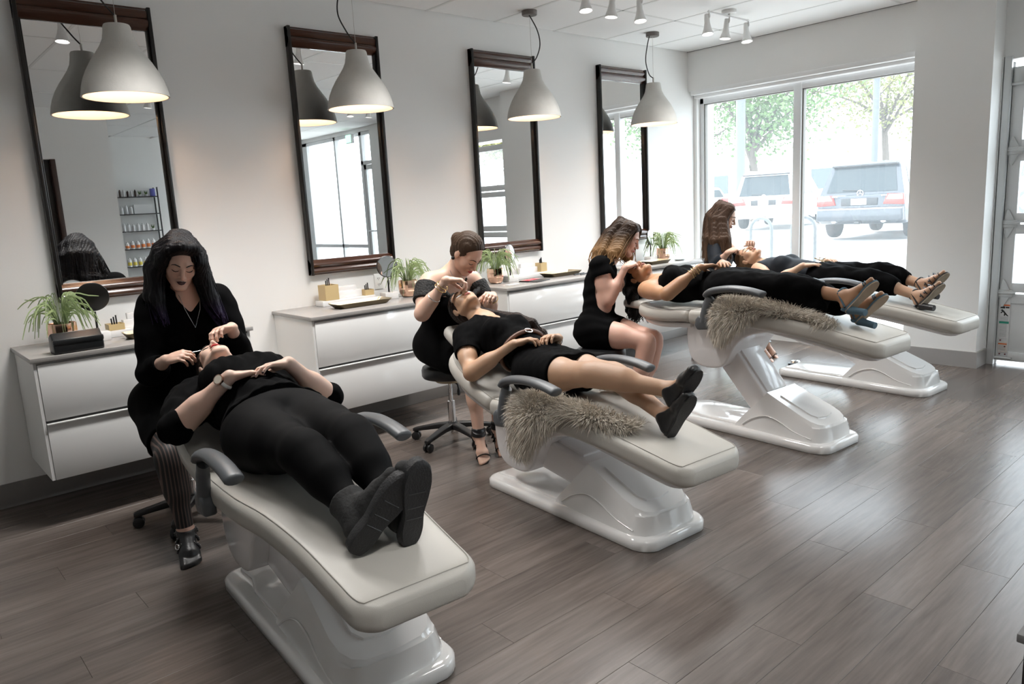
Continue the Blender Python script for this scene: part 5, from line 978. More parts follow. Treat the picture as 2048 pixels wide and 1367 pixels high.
garment(K2, 'black_dress', ['pelvis', 'waist', 'ribs', 'bust', 'yoke', 'uarmR', 'uarmL', 'thighR', 'thighL'], M_blk1, 0.012, keep=[(nk-RC[2]*0.005, RC[2]), mid_cut(J['hipR'], J['knR'], 0.52)], cut=[cone(nk+RC[1]*0.09+RC[2]*0.05, V3(J['chest'])+RC[1]*0.145+RC[2]*0.06, 0.09, 0.035), cone(nk+RC[2]*0.05, nk+RC[2]*0.2, 0.075, 0.1), cone(J['elR'], lerp(J['shR'], J['elR'], 0.62), 0.08, 0.075), cone(J['elL'], lerp(J['shL'], J['elL'], 0.62), 0.08, 0.075)], extra=[cone(c2(-0.25, 0, 0.665), c2(0.0, 0, 0.675), 0.09, 0.08, 0.05)], ripple=[(0.0016, 70, d1(0.5, 1, 0), d1(1, 0, 0)), (0.0008, 150, d1(1, 0.6, 0), d1(0, 1, 0.4))])
wc = lerp(J['pelvis'], J['chest'], 0.5)+RC[1]*0.01
belt = ring_of(K2, 'belt', wc, nrm(V3(J['chest'])-V3(J['pelvis'])), 0.146, 0.012, mat('belt_brown', (0.11, 0.045, 0.025), 0.45), 36, 0.80); ring_of(K2, 'belt_buckle', wc+RC[1]*0.122-RC[0]*0.01, RC[1], 0.021, 0.0035, M_silver, 16)
face(K2, mat('lip_rose', (0.34, 0.10, 0.08), 0.4), (0.018, 0.012, 0.009))
def pads(p):
    R, c, f = p['RH'], p['Hc'], p['fh']
    for s in (-1, 1):
        pts = []
        for x, z in ((0.014, -0.012), (0.024, -0.017), (0.036, -0.017), (0.050, -0.010)):
            q = f.hit(c+s*x*R[0]+0.15*R[1]+z*R[2], -R[1], 0.2); pts.append((c+s*x*R[0]+0.07*R[1]+z*R[2] if q is None else q)+R[1]*0.0005)
        child_tubes(p, 'eye_pad', [(pts, [0.004, 0.0075, 0.0075, 0.003])], M_patch, 8, 0.5, Vector(tuple(R[1])))
pads(K2)
R = K2['RH']; c = K2['Hc']; Pq = lambda x, y, z: c+x*R[0]+y*R[1]+z*R[2]
hair(K2, hair_mat('hair_espresso', (0.018, 0.010, 0.007)), [([Pq(-0.07, -0.05, 0.02), Pq(-0.10, -0.08, -0.06), c2(-0.72, 0.17, 0.86), c2(-0.60, 0.18, 0.84), c2(-0.52, 0.20, 0.76)], [0.03, 0.032, 0.034, 0.03, 0.012]), ([Pq(-0.05, -0.07, 0.0), Pq(-0.10, -0.09, -0.08), c2(-0.70, 0.20, 0.83), c2(-0.56, 0.215, 0.78), c2(-0.47, 0.21, 0.70)], [0.03, 0.032, 0.034, 0.03, 0.012]), ([Pq(-0.06, -0.07, 0.04), Pq(-0.05, -0.11, 0.0), Pq(-0.03, -0.12, -0.04)], 0.036), ([Pq(0, -0.08, 0.08), Pq(0.0, -0.12, 0.02)], 0.04)], strands=12, hairline=0.045)
def flat_shoe(p, s, m):
    an = V3(p['J']['an'+s]); t, dn = p['J']['foot'+s]; t = nrm(t); dn = nrm(V3(dn)-t*(V3(dn)@t)); sd = np.cross(t, dn)
    o = garment(p, 'ballet_flat', ['foot'+s], m, 0.006, cut=[cone(an-dn*0.06-t*0.02, an+t*0.075+dn*0.0, 0.058, 0.040)], keep=[(an+dn*0.086, dn)], extra=[cone(an+t*0.10+dn*0.055, an+t*0.165+dn*0.062, 0.033, 0.024, 0.02)], h=0.0045)
    outl = [(-0.055, 0.0), (-0.045, 0.022), (0.0, 0.026), (0.05, 0.027), (0.10, 0.037), (0.14, 0.036), (0.175, 0.022), (0.188, 0.0)]; outl = dens(outl+[(a, -w) for a, w in reversed(outl[1:-1])])
    link('shoe_sole', loft_me([[tuple(an+t*a+sd*w+dn*z-p['base']) for a, w in outl] for z in (0.080, 0.090)], 'shoe_sole', 40), M_sole, o)
flat_shoe(K2, 'R', M_lthr); flat_shoe(K2, 'L', M_lthr)
ring_of(K2, 'bracelet', lerp(J['wrL'], J['elL'], 0.15), nrm(V3(J['elL'])-V3(J['wrL'])), 0.029, 0.002, M_lthr)
# ---- stylist 3, ombre hair
J = dict(pelvis=(3.96, 3.60, 0.61), pf=(0.35, -0.94, 0), pu=(0.05, -0.05, 1), chest=(4.06, 3.635, 0.90), cf=(0.55, -0.80, -0.22), cu=(0.26, -0.12, 0.95), neck=(4.175, 3.645, 1.095), head=(4.29, 3.575, 1.225), hf=(0.50, -0.74, -0.46), hu=(0.30, -0.30, 0.88),
    shR=(3.995, 3.575, 1.05), shL=(4.25, 3.79, 1.05), elR=(3.985, 3.50, 0.80), wrR=(4.11, 3.435, 1.03), handR=((0.85, -0.10, 0.28), (0.25, 0.3, -0.9), (38, 45, 25), 4, (0.4, 0.8, 0.5), 12), elL=(4.45, 3.80, 0.84), wrL=(4.50, 3.62, 0.955), handL=((-0.45, -0.80, 0.10), (-0.6, 0.3, -0.7), (35, 45, 25), 4, (0.4, 0.8, 0.5), 12),
    hipR=(3.89, 3.55, 0.59), hipL=(4.05, 3.62, 0.59), knR=(4.035, 3.20, 0.53), knL=(4.195, 3.26, 0.52), anR=(3.97, 3.26, 0.12), anL=(4.11, 3.30, 0.12), footR=((0.35, -0.85, -0.3), (0, 0, -1)), footL=((0.35, -0.85, -0.3), (0, 0, -1)), fat=1.0, leg=1.08)
S3 = person('stylist with brown-to-blonde ombre hair in black V-neck dress, seated beside the raised chair', J, skin('skin_rosy', (0.60, 0.36, 0.28)), (3.93, 3.53, 0)); RC = S3['RC']; nk = V3(J['neck'])
garment(S3, 'black_dress', ['pelvis', 'waist', 'ribs', 'bust', 'yoke', 'uarmR', 'uarmL', 'thighR', 'thighL'], M_blk1, 0.012, keep=[(nk-RC[2]*0.0, RC[2]), ((3.99, 3.43, 0.5), (0.3, -0.95, 0))], cut=[cone(nk+RC[1]*0.09+RC[2]*0.05, V3(J['chest'])+RC[1]*0.15+RC[2]*0.04, 0.09, 0.035), cone(nk+RC[2]*0.05, nk+RC[2]*0.2, 0.07, 0.1), cone(J['elR'], lerp(J['shR'], J['elR'], 0.36), 0.085, 0.07), cone(J['elL'], lerp(J['shL'], J['elL'], 0.36), 0.085, 0.07)], extra=[cone((3.97, 3.58, 0.60), (4.06, 3.40, 0.58), 0.09, 0.08, 0.05)], ripple=[(0.0028, 65, (0.4, 0.3, 1), (1, 0, 0))])
face(S3, mat('lip_pink', (0.45, 0.12, 0.11), 0.35), (0.022, 0.014, 0.010))
hm = hair_mat('hair_ombre', (0.030, 0.018, 0.012), (0.30, 0.17, 0.075), (1.10, 1.27)); R = S3['RH']; c = S3['Hc']; Pq = lambda x, y, z: c+x*R[0]+y*R[1]+z*R[2]; locks = []
for a, b, t in (((0.055, 0.02, 0.09), (0.095, 0.0, 0.0), (4.09, 3.50, 1.11)), ((0.06, -0.02, 0.08), (0.10, -0.04, -0.02), (4.06, 3.53, 1.09)), ((0.04, -0.08, 0.07), (0.075, -0.11, -0.02), (4.02, 3.60, 1.10)), ((0.0, -0.10, 0.06), (0.0, -0.13, -0.02), (4.04, 3.68, 1.08)), ((-0.05, -0.06, 0.07), (-0.085, -0.07, -0.02), (4.20, 3.73, 1.08)), ((-0.06, 0.03, 0.085), (-0.098, 0.02, -0.03), (4.34, 3.63, 1.07)), ((-0.06, 0.045, 0.07), (-0.095, 0.045, -0.05), (4.37, 3.60, 1.05))):
    m1 = Pq(*b); m2 = lerp(m1, t, 0.6)+V3(-0.02, 0.0, -0.015); locks.append(([Pq(a[0]*0.4, a[1], 0.108), Pq(*a), m1, m2, V3(t)], [0.022, 0.034, 0.036, 0.034, 0.014]))
hair(S3, hm, locks, strands=16, wave=0.02, hairline=0.048, tuck=-0.002)
lash_tool(V3(J['tipsR'][0])+V3(-0.06, 0.0, 0.045), V3(J['tipsR'][0])+V3(0.015, 0.0, 0.0), 'fine tweezers held by the ombre-haired stylist')
for s in 'RL': garment(S3, 'shoe', ['foot'+s], M_lthr, 0.006, keep=[(V3(J['an'+s])+V3(0, 0, -0.01), (0, 0, 1))], h=0.006)
# ---- client 3, maxi dress and blue heels
c3 = C_(3)
J = dict(pelvis=c3(-0.22, 0, 0.915), pf=d1(0, 0, 1), pu=d1(-1, 0, 0), chest=c3(-0.62, 0, 0.895), cf=d1(0.05, 0, 1), cu=d1(-1, 0, 0.05), neck=c3(-0.83, 0, 0.905), head=c3(-0.985, -0.005, 0.95), hf=d1(0.02, -0.30, 0.95), hu=d1(-0.99, 0, 0.0),
    shR=c3(-0.775, -0.175, 0.875), shL=c3(-0.775, 0.175, 0.875), elR=c3(-0.49, -0.285, 0.875), wrR=c3(-0.345, -0.115, 1.045), handR=(d1(0.42, 0.9, 0.06), d1(0.3, 0.2, -0.9), (16, 24, 18), 4), elL=c3(-0.50, 0.28, 0.89), wrL=c3(-0.335, 0.10, 1.055), handL=(d1(0.72, -0.66, 0.02), d1(0.1, -0.1, -1), (8, 10, 8), 5),
    hipR=c3(-0.19, -0.085, 0.915), hipL=c3(-0.19, 0.085, 0.915), knR=c3(0.22, -0.075, 0.945), knL=c3(0.22, 0.08, 0.93), anR=c3(0.60, -0.045, 0.905), anL=c3(0.61, 0.05, 0.835), footR=(d1(0.62, 0.2, 0.76), d1(0.78, -0.32, -0.52)), footL=(d1(0.66, 0.1, 0.72), d1(0.76, -0.25, -0.55)), fat=0.97)
K3 = person('client in black halter maxi dress and blue suede heels on the raised chair', J, skin('skin_brown', (0.42, 0.225, 0.125)), ch(3, -0.3, 0, 0)); RC = K3['RC']; nk = V3(J['neck'])
garment(K3, 'maxi_dress', ['pelvis', 'waist', 'ribs', 'bust', 'thighR', 'thighL', 'calfL', 'calfR'], M_blk1, 0.012, keep=[mid_cut(J['chest'], lerp(J['chest'], J['neck'], 1.0), 0.55), mid_cut(c3(0, 0, 0.9), c3(0.62, 0, 0.9), 0.98)], cut=[cone(c3(0.56, -0.05, 0.93), c3(0.85, -0.05, 0.93), 0.085, 0.12)], extra=[cone(c3(-0.2, 0, 0.905), c3(0.2, 0, 0.925), 0.095, 0.085, 0.05), cone(c3(0.2, 0.0, 0.91), c3(0.5, 0.05, 0.835), 0.09, 0.06, 0.05), cone(c3(0.1, -0.06, 0.895), c3(0.46, -0.08, 0.825), 0.08, 0.05, 0.05), cone(V3(J['chest'])+RC[2]*0.07+RC[1]*0.09, nk+RC[1]*0.04+RC[0]*0.03, 0.045, 0.02, 0.03), cone(V3(J['chest'])+RC[2]*0.07+RC[1]*0.09, nk+RC[1]*0.04-RC[0]*0.03, 0.045, 0.02, 0.03)], ripple=[(0.0018, 60, d1(0.2, 1, 0.5), d1(1, 0, 0)), (0.0008, 130, d1(0.1, 1, 0.2), d1(1, 0, 0))])
face(K3, mat('lip_mauve', (0.28, 0.09, 0.07), 0.4), (0.014, 0.009, 0.007)); pads(K3)
R = K3['RH']; c = K3['Hc']; Pq = lambda x, y, z: c+x*R[0]+y*R[1]+z*R[2]; locks = []; rr_ = random.Random(4)
for k in range(9):
    x = 0.06-0.015*k; ax_ = 4.20+0.016*k; ay = 3.45+0.018*(k % 4); pts = [Pq(x, -0.06, 0.06), Pq(x*1.1, -0.10, 0.09)]
    for j in range(1, 8): z = 0.87-0.033*j; pts.append(V3(ax_+0.018*math.sin(j*1.9+k), ay+0.02*math.cos(j*1.7+k*2), z+0.01*math.sin(k*3)))
    locks.append((pts, [0.034, 0.034]+[0.024]*3+[0.020]*2+[0.015, 0.006]))
hair(K3, hair_mat('hair_black_curly', (0.007, 0.006, 0.006)), locks, strands=8, wave=0.02, hairline=0.045)
M_suede = mat('blue_suede', (0.070, 0.125, 0.165), 0.9, bump=(200, 0.2)); M_tan = mat('tan_sole', (0.36, 0.27, 0.19), 0.6, noise=(20, 0.2))
for s in 'RL': heel_sandal(K3, s, M_suede, 0.105, 0.019, M_tan, (0.0, 0.125, 0.138), 2.0)
for k in range(4): ring_of(K3, 'bangle', lerp(J['wrR'], J['elR'], 0.06+0.07*k), nrm(nrm(V3(J['elR'])-V3(J['wrR']))+V3(0.1*math.sin(k*2), 0.1*math.cos(k*3), 0)), 0.034, 0.0022, M_gold)
M_tat = mat('tattoo_ink', (0.12, 0.045, 0.035), 0.6)
ua = lerp(J['shR'], J['elR'], 0.5); R_ = nrm(V3(J['elR'])-V3(J['shR'])); o_ = nrm(V3(-0.7, -0.7, -0.1)-R_*(V3(-0.7, -0.7, -0.1)@R_)); s_ = np.cross(R_, o_)
tpts = []
for k in range(26):
    a = rr_.uniform(-0.05, 0.055); b = rr_.uniform(-0.45, 0.30); tpts.append(([ua+R_*a+(o_*math.cos(b)+s_*math.sin(b))*0.0445, ua+R_*(a+0.008)+(o_*math.cos(b+0.2)+s_*math.sin(b+0.2))*0.0445], 0.0022))
child_tubes(K3, 'tattoo', tpts, M_tat, 5)
# ---- stylist 4, by the window
J = dict(pelvis=(5.98, 3.93, 0.63), pf=(0.25, -0.97, 0), pu=(0, 0, 1), chest=(5.975, 3.90, 0.925), cf=(0.42, -0.90, -0.15), cu=(0, -0.1, 1), neck=(5.985, 3.87, 1.135), head=(5.965, 3.815, 1.305), hf=(0.36, -0.84, -0.40), hu=(0.14, -0.30, 0.94),
    shR=(5.835, 3.83, 1.065), shL=(6.14, 3.97, 1.09), elR=(5.70, 3.74, 0.88), wrR=(5.685, 3.60, 1.01), handR=((0.88, -0.25, 0.25), (0.2, 0.2, -0.9), (38, 45, 25), 4, (0.4, 0.8, 0.5), 12), elL=(6.25, 3.82, 0.88), wrL=(6.125, 3.63, 1.035), handL=((-0.70, -0.25, 0.45), (-0.5, -0.2, -0.8), (30, 45, 25), 4, (0.4, 0.8, 0.5), 12),
    hipR=(5.90, 3.88, 0.59), hipL=(6.07, 3.91, 0.59), knR=(5.98, 3.50, 0.49), knL=(6.17, 3.54, 0.49), anR=(6.06, 3.50, 0.13), anL=(6.23, 3.55, 0.13), footR=((0.15, -0.85, -0.45), (0, 0, -1)), footL=((0.15, -0.85, -0.45), (0, 0, -1)), fat=0.96)
S4 = person('stylist with long straight brown hair in black one-shoulder top, seated by the window', J, skin('skin_olive', (0.55, 0.34, 0.25)), (6.08, 3.95, 0), 0.007); RC = S4['RC']
garment(S4, 'black_top', ['pelvis', 'waist', 'ribs', 'bust', 'yoke', 'uarmR', 'uarmL', 'farmR', 'farmL'], M_navy, 0.011, keep=[(V3(J['chest'])+RC[2]*0.12+RC[1]*0.05, nrm(RC[2]-RC[0]*0.45))], cut=[cone(lerp(J['wr'+s], J['el'+s], 0.1), V3(J['wr'+s])+nrm(V3(J['wr'+s])-V3(J['el'+s]))*0.2, 0.06, 0.08) for s in 'RL'], h=0.007)
garment(S4, 'black_trousers', ['pelvis', 'thighR', 'thighL', 'calfR', 'calfL'], M_blk1, 0.010, keep=[((6.1, 3.6, 0.30), (0, 0, -1)), mid_cut(J['pelvis'], J['chest'], 0.3)], h=0.007)
for s in 'RL': heel_sandal(S4, s, M_lthr, 0.05, 0.016, None, (0.0, 0.06, 0.13))
face(S4, mat('lip_berry', (0.24, 0.05, 0.05), 0.4), (0.03, 0.02, 0.014))
hm = hair_mat('hair_chestnut', (0.050, 0.029, 0.019), (0.12, 0.072, 0.045), (0.95, 1.2)); R = S4['RH']; c = S4['Hc']; Pq = lambda x, y, z: c+x*R[0]+y*R[1]+z*R[2]; locks = []
for a, b, t in (((0.055, 0.03, 0.09), (0.088, 0.015, -0.02), (5.86, 3.70, 0.96)), ((0.06, 0.0, 0.085), (0.095, -0.02, -0.03), (5.82, 3.73, 0.93)), ((0.055, -0.05, 0.08), (0.09, -0.07, -0.04), (5.77, 3.80, 0.92)), ((0.02, -0.09, 0.07), (0.04, -0.12, -0.04), (5.77, 3.88, 0.93)), ((-0.04, -0.08, 0.07), (-0.05, -0.11, -0.04), (5.86, 3.97, 0.95)), ((-0.06, 0.0, 0.08), (-0.088, -0.02, -0.04), (6.02, 3.95, 1.02))):
    m1 = Pq(*b); locks.append(([Pq(a[0]*0.4, a[1], 0.108), Pq(*a), m1, lerp(m1, t, 0.5)+V3(-0.02, -0.01, 0), V3(t)], [0.022, 0.034, 0.038, 0.038, 0.014]))
hair(S4, hm, locks, strands=16, wave=0.01, hairline=0.048, tuck=-0.004)
tR = V3(J['tipsR'][0]); lash_tool(tR+V3(-0.11, 0.02, 0.03), tR+V3(0.015, 0, 0.006), 'pale lash tool held by the stylist at the window')
# ---- client 4, lace-up heels
c4 = C_(4)
J = dict(pelvis=c4(-0.29, 0, 0.81), pf=d1(0, 0, 1), pu=d1(-1, 0, 0.05), chest=c4(-0.65, 0, 0.845), cf=d1(0.12, 0, 1), cu=d1(-1, 0, 0.12), neck=c4(-0.85, 0, 0.885), head=c4(-0.995, -0.005, 0.945), hf=d1(0.10, -0.30, 0.95), hu=d1(-0.99, 0, 0.1),
    shR=c4(-0.80, -0.17, 0.865), shL=c4(-0.80, 0.17, 0.865), elR=c4(-0.56, -0.275, 0.785), wrR=c4(-0.385, -0.165, 0.915), handR=(d1(0.88, 0.45, 0.05), d1(0.1, 0.1, -1), (10, 14, 10), 5), elL=c4(-0.55, 0.275, 0.80), wrL=c4(-0.37, 0.15, 0.93), handL=(d1(0.8, -0.5, 0.08), d1(0.1, -0.1, -1), (12, 16, 12), 5),
    hipR=c4(-0.25, -0.085, 0.80), hipL=c4(-0.25, 0.085, 0.80), knR=c4(0.10, -0.085, 0.825), knL=c4(0.09, 0.10, 0.855), anR=c4(0.455, -0.075, 0.715), anL=c4(0.425, 0.06, 0.785), footR=(d1(0.62, 0.2, 0.76), d1(0.78, -0.32, -0.52)), footL=(d1(0.64, 0.15, 0.74), d1(0.78, -0.3, -0.52)), fat=0.97)
K4 = person('client in black top and trousers with black lace-up block heels on the farthest chair', J, skin('skin_warm', (0.52, 0.315, 0.205)), ch(4, -0.3, 0, 0), 0.007); RC = K4['RC']; nk = V3(J['neck'])
garment(K4, 'black_top', ['pelvis', 'waist', 'ribs', 'bust', 'yoke'], M_navy, 0.010, keep=[(nk-RC[2]*0.035, RC[2]), mid_cut(J['chest'], J['pelvis'], 0.75)], cut=[cone(nk+RC[1]*0.1+RC[2]*0.04, nk+RC[1]*0.14-RC[2]*0.06, 0.075, 0.05), cone(V3(J['shR'])+RC[0]*0.05+RC[2]*0.03, V3(J['shR'])-RC[2]*0.02+RC[0]*0.04, 0.075, 0.07), cone(V3(J['shL'])-RC[0]*0.05+RC[2]*0.03, V3(J['shL'])-RC[2]*0.02-RC[0]*0.04, 0.075, 0.07)], h=0.007)
garment(K4, 'black_trousers', ['pelvis', 'thighR', 'thighL', 'calfR', 'calfL'], M_blk1, 0.016, keep=[mid_cut(J['pelvis'], J['chest'], 0.35), mid_cut(c4(0, 0, 0.8), c4(0.4, 0, 0.72), 0.78)], ripple=[(0.003, 75, d1(0.1, 1, 0.3), d1(1, 0, 0))], h=0.007)
bow = V3(J['pelvis'])+RC[1]*0.125+RC[2]*0.06
child_tubes(K4, 'waist_tie', [([bow, bow+d1(-0.03, 0.03, 0.02), bow+d1(0.01, 0.05, 0.01), bow], 0.004), ([bow, bow+d1(-0.03, -0.03, 0.02), bow+d1(0.01, -0.05, 0.01), bow], 0.004), ([bow, bow+d1(0.07, 0.03, -0.01)], 0.003), ([bow, bow+d1(0.06, -0.04, -0.01)], 0.003)], mat('cord_gold', (0.35, 0.24, 0.09), 0.5))
face(K4, mat('lip_nude', (0.40, 0.16, 0.13), 0.4), (0.03, 0.02, 0.014)); pads(K4)
R = K4['RH']; c = K4['Hc']; Pq = lambda x, y, z: c+x*R[0]+y*R[1]+z*R[2]
hair(K4, hair_mat('hair_bronde', (0.12, 0.072, 0.040)), [([Pq(0.06, -0.05, 0.05), Pq(0.075, -0.09, 0.06), c4(-1.04, -0.07, 0.83), c4(-1.05, -0.06, 0.74)], [0.034, 0.036, 0.03, 0.012]), ([Pq(0.0, -0.08, 0.06), Pq(0.0, -0.12, 0.07), c4(-1.06, 0.0, 0.82), c4(-1.07, 0.0, 0.73)], [0.034, 0.036, 0.03, 0.012]), ([Pq(-0.06, -0.05, 0.05), Pq(-0.075, -0.09, 0.06), c4(-1.04, 0.07, 0.83), c4(-1.05, 0.07, 0.75)], [0.034, 0.036, 0.03, 0.012])], strands=10, hairline=0.045)
for s in 'RL':
    sd_ = heel_sandal(K4, s, M_lthr, 0.10, 0.021, mat('worn_sole', (0.30, 0.25, 0.19), 0.7, noise=(25, 0.4)), (0.0, 0.03, 0.065, 0.10, 0.135), 2.0)
    an = V3(J['an'+s]); t, dn = J['foot'+s]; t = nrm(t); dn = nrm(V3(dn)-t*(V3(dn)@t)); sd = np.cross(t, dn); bm = bmesh.new()
    for f in (0.02, 0.055, 0.09):
        for g in (-1, 1): tube_bm([Vector(tuple(an+sd*0.034*g+t*f+dn*(0.045+0.1*f)-K4['base'])), Vector(tuple(an+t*(f+0.018)+dn*(0.0+0.24*f)-dn*0.022-K4['base'])), Vector(tuple(an-sd*0.034*g+t*(f+0.036)+dn*(0.050+0.1*f)-K4['base']))], 0.004, 6, bm)
    link('lacing', to_mesh(bm, 'lacing', 60), M_lthr, sd_)
# ================================================================== fur throws
M_fur = mat('fur_greige', (0.60, 0.545, 0.47), 0.85, noise=(35, 0.35)); M_hide = mat('fur_hide', (0.42, 0.375, 0.31), 0.9)
def lift_off_cushion(A, i):
    """raise sheet points that would lie inside chair i's seat cushion onto its top."""
    zl, du, _ = CHP[i]; a_ = math.radians(-94); o_ = CH[i]; dx = A[..., 0]-o_[0]; dy = A[..., 1]-o_[1]; u = dx*math.cos(a_)+dy*math.sin(a_)-du; v = -dx*math.sin(a_)+dy*math.cos(a_)
    us = [-0.3, -0.1, 0.1, 0.28, 0.5, 0.72, 0.86]; w = np.interp(u, us, [0.290, 0.297, 0.292, 0.262, 0.232, 0.218, 0.19]); zt = np.interp(u, us, [0.785, 0.797, 0.80, 0.79, 0.757, 0.716, 0.69])+zl
    A[..., 2] = np.where(np.abs(v) < w+0.012, np.maximum(A[..., 2], zt+0.012), A[..., 2])
def fur_throw(label, pts_grid, seed, n=15000, ln=0.07, into=None, chair=2):
    """pts_grid: rows of world points describing the draped sheet; fibres grow along its downhill normal."""
    G = np.array(pts_grid, float); nu, nv = G.shape[:2]; base = G.reshape(-1, 3).mean(0); R = np.random.default_rng(seed)
    rows = [[Vector(tuple(v)) for v in catmull([tuple(q) for q in r], 5)] for r in G]; cols = []
    for j in range(len(rows[0])): cols.append(catmull([tuple(rows[i][j]) for i in range(nu)], 5))
    A = np.array([[list(q) for q in c_] for c_ in cols])       # [v][u][3]
    A += R.normal(0, 0.002, A.shape); lift_off_cushion(A, chair); a, b = A.shape[:2]
    idx = lambda i, j: i*b+j
    me = bpy.data.meshes.new('hide'); me.from_pydata((A.reshape(-1, 3)-base).tolist(), [], [(idx(i, j), idx(i+1, j), idx(i+1, j+1), idx(i, j+1)) for i in range(a-1) for j in range(b-1)])
    t = into or thing('fur_throw', label, 'fur throw', Vector(tuple(base)), 0, 'fur throws'); at_ = Vector(tuple(base))-t.location; h = link('hide', me, M_hide, t, at_, True); md = h.modifiers.new('thick', 'SOLIDIFY'); md.thickness = 0.008
    fu = R.uniform(0, a-1.001, n); fv = R.uniform(0, b-1.001, n); i = fu.astype(int); j = fv.astype(int); x = (fu-i)[:, None]; y = (fv-j)[:, None]
    P = A[i, j]*(1-x)*(1-y)+A[i+1, j]*x*(1-y)+A[i, j+1]*(1-x)*y+A[i+1, j+1]*x*y
    du = A[i+1, j]-A[i, j]; dv = A[i, j+1]-A[i, j]; N = np.cross(du, dv); N /= np.linalg.norm(N, axis=1, keepdims=True)+1e-9
    ctr = A.mean((0, 1)); flip = np.sign((N*V3(-0.5, -0.6, 0.8)).sum(1)); flip[flip == 0] = 1; N *= flip[:, None]
    sw = np.stack([np.sin(P[:, 0]*23+P[:, 1]*17), np.cos(P[:, 1]*21-P[:, 2]*19), np.sin(P[:, 2]*25)], 1)
    comb = V3(-0.25, -0.1, -0.65)+0.55*sw; D = N*0.75+comb*0.65+R.normal(0, 0.28, (n, 3)); D /= np.linalg.norm(D, axis=1, keepdims=True)
    L = ln*R.uniform(0.6, 1.25, (n, 1)); S_ = np.cross(D, R.normal(size=(n, 3))); S_ /= np.linalg.norm(S_, axis=1, keepdims=True); w = 0.0017
    down = np.array([[0, 0, -1.0]]); M1 = P+D*L*0.55; T = P+D*L*0.9+down*L*0.28+sw*L*0.12
    V = np.stack([P-S_*w, P+S_*w, M1+S_*w*0.8, M1-S_*w*0.8, T], 1)-base; F = []
    o = np.arange(n)*5; quads = np.stack([o, o+1, o+2, o+3], 1); tris = np.stack([o+3, o+2, o+4], 1)
    me = bpy.data.meshes.new('pile'); me.from_pydata(V.reshape(-1, 3).tolist(), [], quads.tolist()+tris.tolist()); p = link('pile', me, M_fur, t, at_); p['kind'] = 'stuff'; return t
ft = fur_throw('long-haired greige fur throw under the bare legs on the second chair', [
    [c2(-0.13, -0.20, 0.575), c2(-0.04, -0.22, 0.580), c2(0.06, -0.22, 0.590), c2(0.26, -0.15, 0.565), c2(0.46, -0.08, 0.520)],
    [c2(-0.14, -0.27, 0.570), c2(-0.04, -0.28, 0.578), c2(0.06, -0.275, 0.575), c2(0.25, -0.20, 0.560), c2(0.47, -0.13, 0.515)],
    [c2(-0.14, -0.325, 0.53), c2(-0.05, -0.335, 0.52), c2(0.05, -0.325, 0.52), c2(0.22, -0.24, 0.548), c2(0.44, -0.17, 0.515)],
    [c2(-0.14, -0.34, 0.45), c2(-0.06, -0.35, 0.42), c2(0.0, -0.34, 0.43), c2(0.14, -0.275, 0.53), c2(0.36, -0.19, 0.53)],
    [c2(-0.13, -0.345, 0.39), c2(-0.07, -0.355, 0.33), c2(-0.02, -0.345, 0.36), c2(0.06, -0.30, 0.50), c2(0.28, -0.20, 0.545)]], 21)
fur_throw('', [[c2(-0.05, 0.17, 0.57), c2(0.1, 0.18, 0.575), c2(0.28, 0.17, 0.56)], [c2(-0.05, 0.24, 0.58), c2(0.1, 0.25, 0.585), c2(0.28, 0.22, 0.565)], [c2(-0.05, 0.31, 0.55), c2(0.1, 0.31, 0.55), c2(0.26, 0.27, 0.55)]], 25, 3000, 0.05, ft)
fur_throw('long-haired greige fur throw draped over the side of the raised chair', [
    [c3(-0.06, -0.18, 0.85), c3(0.0, -0.17, 0.85), c3(0.2, -0.15, 0.84), c3(0.40, -0.13, 0.80), c3(0.60, -0.13, 0.745)],
    [c3(-0.07, -0.26, 0.835), c3(0.0, -0.26, 0.84), c3(0.2, -0.24, 0.83), c3(0.40, -0.18, 0.795), c3(0.62, -0.16, 0.74)],
    [c3(-0.07, -0.32, 0.79), c3(-0.03, -0.33, 0.79), c3(0.15, -0.30, 0.80), c3(0.34, -0.215, 0.79), c3(0.58, -0.185, 0.745)],
    [c3(-0.07, -0.335, 0.71), c3(-0.03, -0.345, 0.69), c3(0.08, -0.325, 0.73), c3(0.26, -0.25, 0.795), c3(0.48, -0.20, 0.765)],
    [c3(-0.08, -0.335, 0.67), c3(-0.02, -0.345, 0.64), c3(0.04, -0.335, 0.67), c3(0.17, -0.28, 0.785), c3(0.38, -0.22, 0.785)]], 22, chair=3)
